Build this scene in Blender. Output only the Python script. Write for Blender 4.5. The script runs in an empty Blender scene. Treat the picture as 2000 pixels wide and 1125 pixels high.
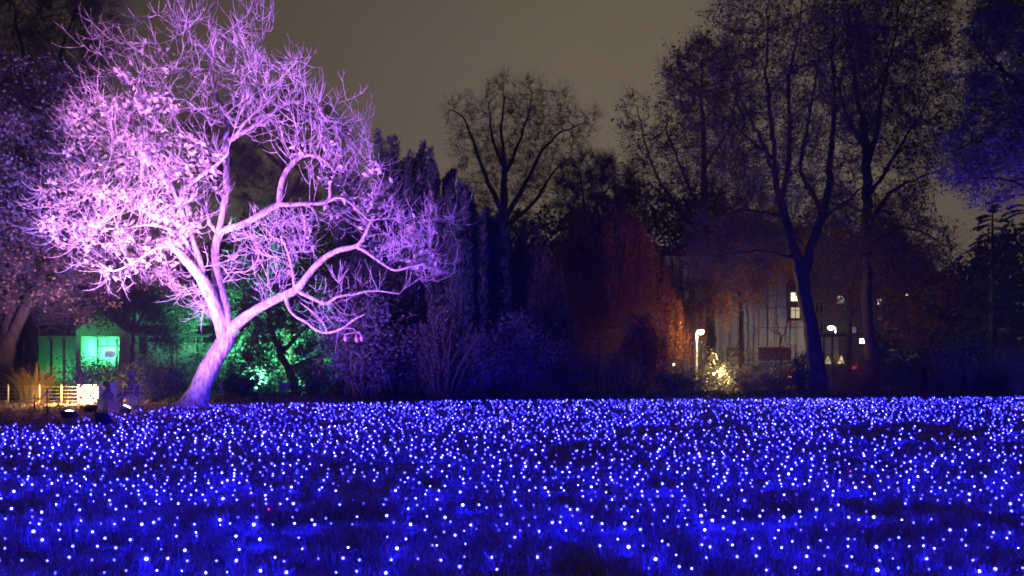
import bpy, bmesh, math, random
import numpy as np
from mathutils import Vector, Matrix

# ------------------------------------------------------------------ camera, sky, exposure
S = bpy.context.scene
COL = S.collection
RNG = np.random.default_rng(7)
random.seed(7)
F, CX, HY, CH = 1556.0, 1000.0, 720.0, 1.5          # focal length in photo pixels, centre column, horizon row, eye height

cam_d = bpy.data.cameras.new('camera'); cam = bpy.data.objects.new('camera', cam_d); COL.objects.link(cam)
cam.location = (0, 0, CH); cam.rotation_euler = (math.pi/2, 0, 0)
cam_d.sensor_width = 36.0; cam_d.lens = F/2000*36; cam_d.shift_y = (HY-562.5)/2000
cam_d.clip_start = 0.1; cam_d.clip_end = 3000
S.camera = cam

S.view_settings.view_transform = 'Standard'; S.view_settings.look = 'None'
S.view_settings.exposure = 0.0; S.view_settings.gamma = 1.0
S.cycles.max_bounces = 5; S.cycles.diffuse_bounces = 2; S.cycles.glossy_bounces = 2
S.cycles.transparent_max_bounces = 6
S.cycles.sample_clamp_indirect = 6.0
S.cycles.sample_clamp_direct = 0.0
S.cycles.use_light_tree = True
S.cycles.caustics_reflective = False; S.cycles.caustics_refractive = False
S.cycles.filter_width = 1.7

# overcast night sky lit brown by the town: brighter low over the trees at the centre right, darker to the upper left
W = bpy.data.worlds.new('World'); S.world = W; W.use_nodes = True
wn, wl = W.node_tree.nodes, W.node_tree.links
wn.clear()
w_out = wn.new('ShaderNodeOutputWorld'); w_bg = wn.new('ShaderNodeBackground')
w_tc = wn.new('ShaderNodeTexCoord'); w_dot = wn.new('ShaderNodeVectorMath'); w_dot.operation = 'DOT_PRODUCT'
_gd = Vector((0.17, 1.0, 0.20)).normalized(); w_dot.inputs[1].default_value = _gd
w_ramp = wn.new('ShaderNodeValToRGB'); cr = w_ramp.color_ramp
cr.elements[0].position = 0.0; cr.elements[0].color = (0.030, 0.022, 0.016, 1)
cr.elements[1].position = 1.0; cr.elements[1].color = (0.150, 0.113, 0.078, 1)
e = cr.elements.new(0.80); e.color = (0.050, 0.037, 0.026, 1)
e = cr.elements.new(0.92); e.color = (0.092, 0.069, 0.048, 1)
w_noise = wn.new('ShaderNodeTexNoise'); w_noise.inputs['Scale'].default_value = 2.2; w_noise.inputs['Detail'].default_value = 3
w_mix = wn.new('ShaderNodeMix'); w_mix.data_type = 'RGBA'; w_mix.blend_type = 'MULTIPLY'; w_mix.inputs['Factor'].default_value = 0.42
wl.new(w_tc.outputs['Generated'], w_dot.inputs[0]); wl.new(w_dot.outputs['Value'], w_ramp.inputs['Fac'])
wl.new(w_tc.outputs['Generated'], w_noise.inputs['Vector'])
wl.new(w_ramp.outputs['Color'], w_mix.inputs['A']); wl.new(w_noise.outputs['Fac'], w_mix.inputs['B'])
wl.new(w_mix.outputs['Result'], w_bg.inputs['Color']); wl.new(w_bg.outputs['Background'], w_out.inputs['Surface'])
w_bg.inputs['Strength'].default_value = 1.32

# strengths of the lamps the place has
BULB = 1450.0            # blue fairy lights
FLOOD = 1.0             # purple floods under the magnolia
GREEN = 1.0
WARM = 1.0
GLARE_HAZE = 0.00035  # density of the added volume that imitates lens glare

# ------------------------------------------------------------------ helpers
def P(px, py, d):
    return np.array(((px-CX)/F*d, d, CH+(HY-py)/F*d))
def G(px, py):
    d = CH*F/(py-HY)
    return np.array(((px-CX)/F*d, d, 0.0))
def rowd(py): return CH*F/(py-HY)
def rowd_inv(d): return HY+CH*F/d

def tag(o, label=None, cat=None, group=None, kind=None):
    if label: o['label'] = label
    if cat: o['category'] = cat
    if group: o['group'] = group
    if kind: o['kind'] = kind
    return o
def empty(name, loc, rz=0.0):
    o = bpy.data.objects.new(name, None); COL.objects.link(o)
    o.location = Vector([float(v) for v in loc]); o.rotation_euler = (0, 0, rz); o.empty_display_size = 0.2
    return o
def link(name, me, mat=None, parent=None, loc=None):
    o = bpy.data.objects.new(name, me); COL.objects.link(o)
    if mat is not None:
        me.materials.clear(); me.materials.append(mat)
    if parent is not None:
        o.parent = parent
        if loc is None: o.location = -parent.location if parent.parent is None else (0, 0, 0)   # meshes are written in world coordinates
    if loc is not None: o.location = Vector([float(v) for v in loc])
    if parent is not None and parent.parent is None and parent.rotation_euler.z:
        o.matrix_parent_inverse = Matrix.Identity(4)
    return o
def np_mesh(name, v, f, attrs=None, smooth=False):
    """v (n,3), f (m,k) uniform faces; attrs {name: per-vertex floats}"""
    v = np.asarray(v, np.float32); f = np.asarray(f, np.int32)
    me = bpy.data.meshes.new(name)
    me.vertices.add(len(v)); me.vertices.foreach_set('co', v.ravel())
    k = f.shape[1]
    me.loops.add(f.size); me.loops.foreach_set('vertex_index', f.ravel())
    me.polygons.add(len(f)); me.polygons.foreach_set('loop_start', np.arange(0, f.size, k, dtype=np.int32))
    me.polygons.foreach_set('loop_total', np.full(len(f), k, np.int32))
    if smooth: me.polygons.foreach_set('use_smooth', np.ones(len(f), bool))
    for n, a in (attrs or {}).items():
        at = me.attributes.new(n, 'FLOAT', 'POINT'); at.data.foreach_set('value', np.asarray(a, np.float32))
    me.update(calc_edges=True)
    return me
class MB:
    """collects boxes, tubes, prisms as one mesh"""
    def __init__(s): s.v = []; s.f = []
    def add(s, v, f):
        o = len(s.v); s.v += [tuple(map(float, p)) for p in v]; s.f += [tuple(i+o for i in q) for q in f]; return s
    def box(s, c, d, rz=0.0, rx=0.0):
        m = Matrix.Rotation(rz, 3, 'Z') @ Matrix.Rotation(rx, 3, 'X'); c = Vector([float(t) for t in c])
        v = [c + m @ Vector((x*d[0]/2, y*d[1]/2, z*d[2]/2)) for x in (-1, 1) for y in (-1, 1) for z in (-1, 1)]
        return s.add(v, [(0,1,3,2),(4,6,7,5),(0,4,5,1),(2,3,7,6),(0,2,6,4),(1,5,7,3)])
    def tube(s, pts, r, n=8, cap=True):
        pts = [Vector([float(t) for t in p]) for p in pts]
        r = [r]*len(pts) if not hasattr(r, '__len__') else r
        rings = []; up = None
        for i, p in enumerate(pts):
            t = (pts[min(i+1, len(pts)-1)] - pts[max(i-1, 0)]).normalized()
            if up is None: up = t.orthogonal().normalized()
            up = (up - t*up.dot(t)); up = up.normalized() if up.length > 1e-6 else t.orthogonal().normalized()
            b = t.cross(up)
            rings.append([p + (up*math.cos(2*math.pi*k/n) + b*math.sin(2*math.pi*k/n))*r[i] for k in range(n)])
        v = [q for ring in rings for q in ring]; f = []
        for i in range(len(pts)-1):
            for k in range(n):
                f.append((i*n+k, i*n+(k+1) % n, (i+1)*n+(k+1) % n, (i+1)*n+k))
        if cap: f += [tuple(range(n-1, -1, -1)), tuple((len(pts)-1)*n+k for k in range(n))]
        return s.add(v, f)
    def prism(s, poly, depth_vec):
        d = Vector([float(t) for t in depth_vec]); poly = [Vector([float(t) for t in p]) for p in poly]; n = len(poly)
        f = [tuple(range(n)), tuple(range(2*n-1, n-1, -1))] + [(i, n+i, n+(i+1) % n, (i+1) % n) for i in range(n)]
        return s.add(poly + [p+d for p in poly], f)
    def ball(s, c, r, nu=12, nv=8, sc=(1, 1, 1)):
        v, f = [], []
        for j in range(nv+1):
            th = math.pi*j/nv
            for i in range(nu):
                a = 2*math.pi*i/nu
                v.append((c[0]+r*sc[0]*math.sin(th)*math.cos(a), c[1]+r*sc[1]*math.sin(th)*math.sin(a), c[2]+r*sc[2]*math.cos(th)))
        for j in range(nv):
            for i in range(nu):
                f.append((j*nu+i, (j+1)*nu+i, (j+1)*nu+(i+1) % nu, j*nu+(i+1) % nu))
        return s.add(v, f)
    def mesh(s, name, smooth=False):
        me = bpy.data.meshes.new(name); me.from_pydata(s.v, [], s.f); me.update()
        bm = bmesh.new(); bm.from_mesh(me); bmesh.ops.recalc_face_normals(bm, faces=bm.faces); bm.to_mesh(me); bm.free()
        if smooth: me.polygons.foreach_set('use_smooth', np.ones(len(me.polygons), bool))
        return me
    def build(s, name, mat, parent=None, smooth=False, loc=None):
        return link(name, s.mesh(name, smooth), mat, parent, loc)

# ------------------------------------------------------------------ materials
def new_mat(name):
    m = bpy.data.materials.new(name); m.use_nodes = True
    n, l = m.node_tree.nodes, m.node_tree.links; n.clear()
    out = n.new('ShaderNodeOutputMaterial'); return m, n, l, out
def surf_mat(name, c1, c2, scale=6.0, rough=0.8, bump=0.0, detail=5, metallic=0.0, stretch=(1, 1, 1), spec=0.3, lo=0.3, hi=0.7, dist=0.05):
    m, n, l, out = new_mat(name)
    b = n.new('ShaderNodeBsdfPrincipled'); tc = n.new('ShaderNodeTexCoord'); mp = n.new('ShaderNodeMapping')
    nz = n.new('ShaderNodeTexNoise'); nz.inputs['Scale'].default_value = scale; nz.inputs['Detail'].default_value = detail
    rp = n.new('ShaderNodeValToRGB'); rp.color_ramp.elements[0].position = lo; rp.color_ramp.elements[1].position = hi
    rp.color_ramp.elements[0].color = (*c1, 1); rp.color_ramp.elements[1].color = (*c2, 1)
    mp.inputs['Scale'].default_value = stretch
    l.new(tc.outputs['Object'], mp.inputs['Vector']); l.new(mp.outputs['Vector'], nz.inputs['Vector'])
    l.new(nz.outputs['Fac'], rp.inputs['Fac']); l.new(rp.outputs['Color'], b.inputs['Base Color'])
    b.inputs['Roughness'].default_value = rough; b.inputs['Metallic'].default_value = metallic
    b.inputs['Specular IOR Level'].default_value = spec
    if bump:
        bp = n.new('ShaderNodeBump'); bp.inputs['Strength'].default_value = bump; bp.inputs['Distance'].default_value = dist
        l.new(nz.outputs['Fac'], bp.inputs['Height']); l.new(bp.outputs['Normal'], b.inputs['Normal'])
    l.new(b.outputs['BSDF'], out.inputs['Surface']); return m
def leaf_mat(name, stops, trans=0.3, rough=0.6):
    """colour per leaf from the 'v' attribute through a ramp; a share of light passes through the leaf"""
    m, n, l, out = new_mat(name)
    at = n.new('ShaderNodeAttribute'); at.attribute_name = 'v'
    rp = n.new('ShaderNodeValToRGB'); el = rp.color_ramp.elements
    el[0].position = 0; el[0].color = (*stops[0], 1); el[1].position = 1; el[1].color = (*stops[-1], 1)
    for i in range(1, len(stops)-1):
        q = el.new(i/(len(stops)-1)); q.color = (*stops[i], 1)
    d = n.new('ShaderNodeBsdfPrincipled'); d.inputs['Roughness'].default_value = rough; d.inputs['Specular IOR Level'].default_value = 0.15
    t = n.new('ShaderNodeBsdfTranslucent'); mx = n.new('ShaderNodeMixShader'); mx.inputs['Fac'].default_value = trans
    l.new(at.outputs['Fac'], rp.inputs['Fac']); l.new(rp.outputs['Color'], d.inputs['Base Color']); l.new(rp.outputs['Color'], t.inputs['Color'])
    l.new(d.outputs['BSDF'], mx.inputs[1]); l.new(t.outputs['BSDF'], mx.inputs[2]); l.new(mx.outputs['Shader'], out.inputs['Surface'])
    return m
def emit_mat(name, col, strength=1.0, attr=False):
    m, n, l, out = new_mat(name)
    em = n.new('ShaderNodeEmission'); em.inputs['Color'].default_value = (*col, 1); em.inputs['Strength'].default_value = strength
    if attr:
        at = n.new('ShaderNodeAttribute'); at.attribute_name = 'v'
        ml = n.new('ShaderNodeMath'); ml.operation = 'MULTIPLY'; ml.inputs[1].default_value = strength
        l.new(at.outputs['Fac'], ml.inputs[0]); l.new(ml.outputs['Value'], em.inputs['Strength'])
    l.new(em.outputs['Emission'], out.inputs['Surface']); return m

M_magbark = surf_mat('magnolia_bark', (0.22, 0.195, 0.17), (0.48, 0.45, 0.405), 9, 0.9, 1.0, 10, stretch=(1, 1, 0.35), lo=0.36, hi=0.62, dist=0.10)
M_twig = surf_mat('magnolia_twig', (0.36, 0.32, 0.29), (0.52, 0.47, 0.43), 5, 0.8)
M_bark = surf_mat('dark_bark', (0.035, 0.028, 0.014), (0.11, 0.08, 0.04), 5, 0.9, 0.6, 6, stretch=(1, 1, 0.25))
M_branch = surf_mat('dark_branch', (0.05, 0.04, 0.03), (0.10, 0.08, 0.06), 4, 0.9)
M_magleaf = leaf_mat('magnolia_leaf', [(0.30, 0.08, 0.05), (0.45, 0.30, 0.22), (0.55, 0.50, 0.42), (0.62, 0.58, 0.50), (0.66, 0.62, 0.55)], 0.35)
M_brownleaf = leaf_mat('autumn_leaf', [(0.15, 0.08, 0.03), (0.26, 0.16, 0.06), (0.36, 0.25, 0.10), (0.20, 0.17, 0.07)], 0.3)
M_greenleaf = leaf_mat('evergreen_leaf', [(0.035, 0.07, 0.03), (0.06, 0.11, 0.05), (0.05, 0.09, 0.05)], 0.2)
M_paleleaf = leaf_mat('pale_leaf', [(0.07, 0.08, 0.08), (0.13, 0.13, 0.14), (0.18, 0.17, 0.18)], 0.25)
M_violetleaf = leaf_mat('grey_leaf', [(0.08, 0.08, 0.10), (0.12, 0.12, 0.14), (0.17, 0.16, 0.18)], 0.2)
M_redleaf = leaf_mat('copper_leaf', [(0.20, 0.05, 0.008), (0.32, 0.10, 0.010), (0.24, 0.06, 0.008), (0.38, 0.16, 0.015)], 0.3)
M_orangeleaf = leaf_mat('orange_leaf', [(0.30, 0.11, 0.03), (0.42, 0.19, 0.05), (0.34, 0.14, 0.05)], 0.3)
M_darkleaf = leaf_mat('dark_leaf', [(0.035, 0.045, 0.035), (0.07, 0.075, 0.05), (0.12, 0.065, 0.045), (0.06, 0.07, 0.05)], 0.2)
M_needle = leaf_mat('conifer_needle', [(0.03, 0.05, 0.045), (0.05, 0.075, 0.065), (0.07, 0.09, 0.08)], 0.1)
M_firneedle = leaf_mat('fir_needle', [(0.10, 0.12, 0.05), (0.16, 0.17, 0.08), (0.20, 0.20, 0.10)], 0.15)
M_litleaf = leaf_mat('evergreen_leaf_lit', [(0.08, 0.16, 0.09), (0.14, 0.25, 0.15), (0.18, 0.30, 0.20)], 0.3)  # evergreen leaf colour lightened to strengthen the green glow
M_grass = leaf_mat('grass_blade', [(0.20, 0.15, 0.08), (0.29, 0.22, 0.11), (0.38, 0.28, 0.14)], 0.3)
M_pampas = leaf_mat('dry_grass', [(0.35, 0.24, 0.07), (0.48, 0.36, 0.12), (0.40, 0.32, 0.16)], 0.3)
M_soil = surf_mat('lawn_soil', (0.06, 0.05, 0.03), (0.13, 0.11, 0.065), 3.5, 0.95, 0.8, 8)
M_litter = leaf_mat('fallen_leaf', [(0.20, 0.08, 0.04), (0.32, 0.17, 0.08), (0.26, 0.16, 0.10)], 0.15)
M_path = surf_mat('path_gravel', (0.10, 0.075, 0.06), (0.19, 0.15, 0.12), 18, 0.95, 0.6, 8)
M_black = surf_mat('black_metal', (0.012, 0.012, 0.013), (0.03, 0.03, 0.032), 12, 0.45, 0.0, 3)
M_steel = surf_mat('galvanised_steel', (0.42, 0.42, 0.42), (0.60, 0.60, 0.58), 14, 0.45, 0.1, 4, metallic=0.3)
M_wood = surf_mat('weathered_wood', (0.14, 0.10, 0.07), (0.26, 0.19, 0.13), 8, 0.85, 0.3, 5, stretch=(1, 1, 0.15))
M_rope = surf_mat('rope', (0.30, 0.26, 0.21), (0.45, 0.40, 0.33), 30, 0.9, 0.4, 4)
M_plaster = surf_mat('cream_plaster', (0.36, 0.33, 0.26), (0.50, 0.47, 0.38), 2.2, 0.9, 0.2, 6)
M_roof = surf_mat('dark_roof', (0.03, 0.03, 0.032), (0.07, 0.068, 0.065), 5, 0.8, 0.3, 5)
M_darkglass = surf_mat('dark_glass', (0.01, 0.012, 0.014), (0.02, 0.024, 0.026), 3, 0.15, 0.0, 2, spec=0.5)
M_tarp = surf_mat('grey_sheeting', (0.26, 0.245, 0.24), (0.46, 0.44, 0.435), 0.8, 0.65, 0.35, 8, stretch=(1, 1, 0.35))
M_redpole = surf_mat('red_paint', (0.40, 0.03, 0.03), (0.55, 0.06, 0.05), 8, 0.5, 0.0, 3)
M_brick = surf_mat('brown_render', (0.07, 0.05, 0.035), (0.14, 0.105, 0.07), 3, 0.9, 0.2, 6)
M_board = surf_mat('white_board', (0.62, 0.60, 0.58), (0.74, 0.72, 0.70), 4, 0.6, 0.0, 4)
M_signbrown = surf_mat('sign_brown', (0.10, 0.06, 0.04), (0.16, 0.10, 0.06), 6, 0.6, 0.0, 3)
M_coat = surf_mat('dark_cloth', (0.02, 0.018, 0.022), (0.045, 0.04, 0.05), 20, 0.9, 0.3, 5)
M_skin = surf_mat('skin', (0.42, 0.27, 0.20), (0.50, 0.33, 0.25), 14, 0.6, 0.0, 3)
M_hair = surf_mat('dark_hair', (0.03, 0.018, 0.012), (0.07, 0.04, 0.028), 30, 0.6, 0.3, 4, stretch=(1, 1, 0.2))
M_cone = surf_mat('seed_head', (0.45, 0.32, 0.24), (0.60, 0.48, 0.38), 30, 0.8, 0.6, 4)

# ------------------------------------------------------------------ vegetation
def unit(a): return a/np.maximum(np.linalg.norm(a, axis=-1, keepdims=True), 1e-9)
def in_poly(pts, poly):
    x, y = pts[:, 0], pts[:, 1]; ins = np.zeros(len(pts), bool); n = len(poly)
    for i in range(n):
        x1, y1 = poly[i]; x2, y2 = poly[(i+1) % n]
        c = ((y1 > y) != (y2 > y)) & (x < (x2-x1)*(y-y1)/((y2-y1) if y2 != y1 else 1e-9)+x1); ins ^= c
    return ins
def edge_dist(pts, poly):
    best = np.full(len(pts), 1e9); n = len(poly)
    for i in range(n):
        a = np.array(poly[i], float); b = np.array(poly[(i+1) % n], float); ab = b-a
        t = np.clip(((pts-a) @ ab)/max(ab @ ab, 1e-9), 0, 1)
        best = np.minimum(best, np.linalg.norm(pts-(a+t[:, None]*ab), axis=1))
    return best
def crown_points(poly, d, dep, n, rng, mid=0.0, gap=0.0, thr=-0.7):
    """points through the crown's volume: inside the outline seen from the front, rounded in depth"""
    poly = list(poly); xs = [p[0] for p in poly]; ys = [p[1] for p in poly]; out = []
    while sum(map(len, out)) < n:
        q = np.column_stack((rng.uniform(min(xs), max(xs), n), rng.uniform(min(ys), max(ys), n)))
        q = q[in_poly(q, poly)]
        ed = edge_dist(q, poly); half = dep*np.sqrt(np.clip(ed/120.0, 0.02, 1.0))
        dy = rng.uniform(-1, 1, len(q))*half
        dd = d+mid+dy
        out.append(np.column_stack(((q[:, 0]-CX)/F*dd, dd, CH+(HY-q[:, 1])/F*dd)))
    a = np.concatenate(out)[:n]
    if gap:
        k = rng.uniform(0.5, 1.2, (3, 3)); ph = rng.uniform(0, 6, 3)
        v = sum(np.sin(a @ k[i]*gap+ph[i]) for i in range(3)); a = a[v > thr]
    return a
class Skeleton:
    def __init__(s, d, scale=1.0): s.p = []; s.par = []; s.r = []; s.d = d; s.scale = scale
    def px(s, i):
        p = s.p[i]; return (p[0]/p[1]*F+CX, HY-(p[2]-CH)/p[1]*F)
    def limb(s, pts, dy_end, step=0.25, start=None, wob=0.0, rng=RNG):
        """pts: (px, py, r_px) traced along the limb; depth runs from where it joins to dy_end metres behind the trunk"""
        pts = [(*q,) for q in pts]
        if s.p:
            a = np.array(s.p); ax = a[:, 0]/a[:, 1]*F+CX; ay = HY-(a[:, 2]-CH)/a[:, 1]*F
            j = int(np.argmin((ax-pts[0][0])**2+(ay-pts[0][1])**2)); dy0 = a[j, 1]-s.d
        else: j = -1; dy0 = start or 0.0
        q = np.array(pts, float); cum = np.r_[0, np.cumsum(np.hypot(*(np.diff(q[:, :2], axis=0).T)))]
        L = cum[-1]*s.d/F; n = max(2, int(L/step)+1)
        t = np.linspace(0, cum[-1], n)
        xs, ys, rs = (np.interp(t, cum, q[:, k]) for k in range(3))
        if n > 4:          # soften the corners of the traced line
            for _ in range(2):
                xs[1:-1] = (xs[:-2]+2*xs[1:-1]+xs[2:])/4; ys[1:-1] = (ys[:-2]+2*ys[1:-1]+ys[2:])/4
        dys = dy0+(dy_end-dy0)*(t/cum[-1])**1.2
        for i in range(n):
            if j >= 0 and i == 0 and s.p: prev = j; continue
            dd = s.d+dys[i]; p = P(xs[i], ys[i], dd)
            if wob and i < n-1: p = p+rng.normal(0, wob, 3)
            s.p.append(p); s.r.append(rs[i]*s.scale*dd/F)
            s.par.append(prev if i > 0 else -1); prev = len(s.p)-1
    def grow(s, attr, step, kill, infl, rng, up=0.15, jit=0.12, iters=200, limit=30000):
        nodes = np.array(s.p); par = list(s.par); nt = len(nodes)
        cap = limit+len(nodes)+4000
        buf = np.zeros((cap, 3)); buf[:nt] = nodes; grew = np.zeros(cap, int)
        near = np.zeros(len(attr), int); dist = np.full(len(attr), 1e9)
        def upd(lo, hi):
            for a in range(lo, hi, 400):
                b = min(hi, a+400)
                dm = np.linalg.norm(attr[:, None]-buf[None, a:b], axis=2); k = dm.argmin(1); dv = dm[np.arange(len(attr)), k]
                m = dv < dist; dist[m] = dv[m]; near[m] = k[m]+a
        upd(0, nt)
        for it in range(iters):
            act = (dist < infl) & (dist > kill)
            if not act.any():
                if (dist > kill).any() and it < 3: infl *= 1.8; continue
                break
            ids, inv = np.unique(near[act], return_inverse=True)
            dirs = np.zeros((len(ids), 3)); np.add.at(dirs, inv, unit(attr[act]-buf[near[act]]))
            dirs = unit(unit(dirs)+np.array([0, 0, up])+rng.normal(0, jit, dirs.shape))
            ok = grew[ids] < 3
            stuck = ids[~ok]
            if len(stuck): dist[np.isin(near, stuck) & act] = 0
            ids, dirs = ids[ok], dirs[ok]
            if not len(ids): continue
            k = len(ids)
            if nt+k > limit: break
            buf[nt:nt+k] = buf[ids]+dirs*step; par += list(ids); grew[ids] += 1
            upd(nt, nt+k); nt += k
        s.n_traced = len(s.p)
        s.p = [buf[i] for i in range(nt)]; s.par = par; s.r = list(s.r)+[0.0]*(nt-len(s.r))
    def sprays(s, rng, n_per=2, length=(0.3, 0.6), segs=4, curl=0.5, prob=1.0, every=0.0, jit=0.25):
        """short twigs at the tips and along the thin branches that curve up like candles"""
        kids = np.zeros(len(s.p), int)
        for q in s.par:
            if q >= 0: kids[q] += 1
        N = len(s.p); src = []
        for i in range(getattr(s, 'n_traced', 0), N):
            if kids[i] == 0:
                if rng.random() < prob: src += [i]*n_per
            elif every and rng.random() < every: src.append(i)
        s.tip0 = N
        for i in src:
            p = s.p[i]; pp = s.p[s.par[i]]; d = unit(p-pp)
            d = unit(d+rng.normal(0, 0.55, 3)); L = rng.uniform(*length)/segs; prev = i
            for k in range(segs):
                d = unit(d+np.array([0, 0, curl])*(k+1)/segs+rng.normal(0, jit, 3)*0.5)
                p = p+d*L; s.p.append(p); s.par.append(prev); s.r.append(0.0); prev = len(s.p)-1
    def radii(s, tip, expo=2.4, rmax=None):
        n = len(s.p); nt = getattr(s, 'n_traced', n); acc = np.zeros(n); r = np.zeros(n)
        for i in range(n-1, -1, -1):
            r[i] = max(tip, acc[i]**(1/expo)) if acc[i] > 0 else tip
            if s.r[i] > 0: r[i] = s.r[i]
            q = s.par[i]
            if q >= 0: acc[q] += r[i]**expo*0.98
        for i in range(n):
            q = s.par[i]
            if q >= 0 and s.r[i] == 0: r[i] = min(r[i], max(r[q]*(0.92 if s.r[q] == 0 else 0.6), tip*0.7))
        s.rad = r
    def meshes(s, split=None, thick_sides=10, thin_sides=4):
        """(limbs, twigs): every chain of nodes swept as one tapering tube; the thin ones come back as a second mesh"""
        n = len(s.p); p = np.array(s.p); kids = [[] for _ in range(n)]
        for i, q in enumerate(s.par):
            if q >= 0: kids[q].append(i)
        nxt = [max(k, key=lambda c: s.rad[c]) if k else -1 for k in kids]
        out = {0: ([], [], 0), 1: ([], [], 0)}; V = {0: [], 1: []}; Q = {0: [], 1: []}; cnt = {0: 0, 1: 0}
        for i in range(n):
            q = s.par[i]
            if q >= 0 and nxt[q] == i: continue
            ch = [] if q < 0 else [q]; c = i
            while c >= 0: ch.append(c); c = nxt[c]
            if len(ch) < 2: continue
            pts = p[ch]; rr = s.rad[ch].copy()
            if q >= 0: rr[0] = rr[1]
            rr[-1] *= 0.6
            w = 0 if split is None or rr.max() > split else 1
            sd = thick_sides if rr.max() > 0.05 else (6 if rr.max() > 0.03 else thin_sides)
            t = np.gradient(pts, axis=0); t = unit(t)
            m = unit((pts[-1]-pts[0])[None])[0]; ref = np.eye(3)[np.argmin(np.abs(m))]
            u = unit(np.cross(t, ref)); b = np.cross(t, u)
            a = np.arange(sd)*2*np.pi/sd
            rad = np.broadcast_to(rr[:, None], (len(ch), sd))
            if rr.max() > 0.05:      # knots, ridges and flutes
                ln = np.r_[0, np.cumsum(np.linalg.norm(np.diff(pts, axis=0), axis=1))][:, None]; q0 = i*0.7
                rad = rad*(1+0.05*np.sin(3*a[None]+q0+ln*0.7)+0.04*np.sin(5*a[None]-ln*2.1+q0)+0.05*np.sin(ln*5.3+q0)*np.sin(2*a[None]+q0*2)+0.03*np.sin(ln*11+a[None]*4))
            ring = pts[:, None]+(u[:, None]*np.cos(a)[None, :, None]+b[:, None]*np.sin(a)[None, :, None])*rad[:, :, None]
            V[w].append(ring.reshape(-1, 3)); k = len(ch)
            I = np.arange(k-1)[:, None]*sd+np.arange(sd)[None]; J = np.arange(k-1)[:, None]*sd+(np.arange(sd)[None]+1) % sd
            Q[w].append(np.stack((I, J, J+sd, I+sd), -1).reshape(-1, 4)+cnt[w]); cnt[w] += k*sd
        res = []
        for w in (0, 1):
            res.append(np_mesh('wood', np.concatenate(V[w]), np.concatenate(Q[w]), smooth=True) if V[w] else None)
        return res
def spray_fields(base, dirs, rng, length, segs, curl, jit, r0, r1):
    """many short bent twigs at once: (points (n, segs+1, 3), radii)"""
    n = len(base); pts = [base]; d = unit(dirs); L = rng.uniform(*length, n)[:, None]/segs
    for k in range(segs):
        d = unit(d+np.array([0, 0, curl])*(k+1)/segs+rng.normal(0, jit, (n, 3))); pts.append(pts[-1]+d*L)
    return np.stack(pts, 1), np.linspace(r0, r1, segs+1)
def spray_tubes(P_, r, sides=3):
    n, m, _ = P_.shape; t = unit(np.gradient(P_, axis=1)); ref = np.zeros((n, 1, 3)); ref[np.arange(n), 0, np.argmin(np.abs(P_[:, -1]-P_[:, 0]), 1)] = 1
    u = unit(np.cross(t, np.broadcast_to(ref, t.shape))); b = np.cross(t, u); a = np.arange(sides)*2*np.pi/sides
    V = P_[:, :, None]+(u[:, :, None]*np.cos(a)[:, None]+b[:, :, None]*np.sin(a)[:, None])*r[None, :, None, None]
    i = np.arange(m-1)[:, None]*sides+np.arange(sides)[None]; j = np.arange(m-1)[:, None]*sides+(np.arange(sides)[None]+1) % sides
    f = np.stack((i, j, j+sides, i+sides), -1).reshape(-1, 4)
    return V.reshape(-1, 3), (f[None]+(np.arange(n)*m*sides)[:, None, None]).reshape(-1, 4)
def twig_haze(sk, rng, n1, n2, len1, len2, curl, r, jit=0.3, only=None, spread=0.8):
    """two orders of fine twigs grown off the thin branches; returns (verts, quads, points along them)"""
    p = np.array(sk.p); par = np.array(sk.par); ids = np.arange(sk.n_traced, len(p))
    if only is not None: ids = ids[only(p[ids])]
    if not len(ids): ids = np.arange(len(p)//2, len(p))
    kids = np.zeros(len(p), int); np.add.at(kids, par[par >= 0], 1)
    w = np.where(kids[ids] == 0, 4.0, 1.0); i = rng.choice(ids, n1, p=w/w.sum())
    d = unit(unit(p[i]-p[par[i]])+rng.normal(0, spread, (n1, 3))*0.7)
    A, ra = spray_fields(p[i], d, rng, len1, 5, curl, jit, r, r*0.35)
    k = rng.integers(0, n1, n2); q = rng.integers(1, 6, n2)
    d2 = unit(unit(A[k, q]-A[k, q-1])+rng.normal(0, 0.6, (n2, 3)))
    B, rb = spray_fields(A[k, q], d2, rng, len2, 3, curl, jit, r*0.75, r*0.3)
    va, fa = spray_tubes(A, ra); vb, fb = spray_tubes(B, rb)
    return np.concatenate((va, vb)), np.concatenate((fa, fb+len(va))), np.concatenate((A[:, 1:].reshape(-1, 3), B[:, 1:].reshape(-1, 3)))
def mesh_arrays(me):
    v = np.zeros(len(me.vertices)*3, np.float32); me.vertices.foreach_get('co', v)
    f = np.zeros(len(me.loops), np.int32); me.loops.foreach_get('vertex_index', f); return v.reshape(-1, 3), f.reshape(-1, 4)
def leaf_mesh(name, pos, size, rng, aspect=0.5, up=0.0, droop=0.0, fold=0.25, dirs=None, v=None, jitter=1.0):
    """each leaf a small folded blade of two faces: base, two sides, tip"""
    n = len(pos); size = np.broadcast_to(size, (n,)).astype(float)*rng.uniform(0.7, 1.3, n)
    d = rng.normal(0, 1, (n, 3))*jitter
    if dirs is not None: d = d*0.6+dirs
    d = unit(d+np.array([0, 0, up-droop])); r = unit(np.cross(d, rng.normal(0, 1, (n, 3)))); nn = np.cross(r, d)
    L = size[:, None]; w = L*aspect*0.5
    a = pos; b = pos+d*L*0.45+r*w+nn*w*fold; c = pos+d*L; e_ = pos+d*L*0.45-r*w+nn*w*fold
    V = np.stack((a, b, c, e_), 1).reshape(-1, 3); o = np.arange(n)[:, None]*4
    f = np.concatenate((o+np.array([[0, 1, 2]]), o+np.array([[0, 2, 3]])))
    if v is None: v = rng.random(n)
    return np_mesh(name, V, f, {'v': np.repeat(v, 4)})
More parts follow.
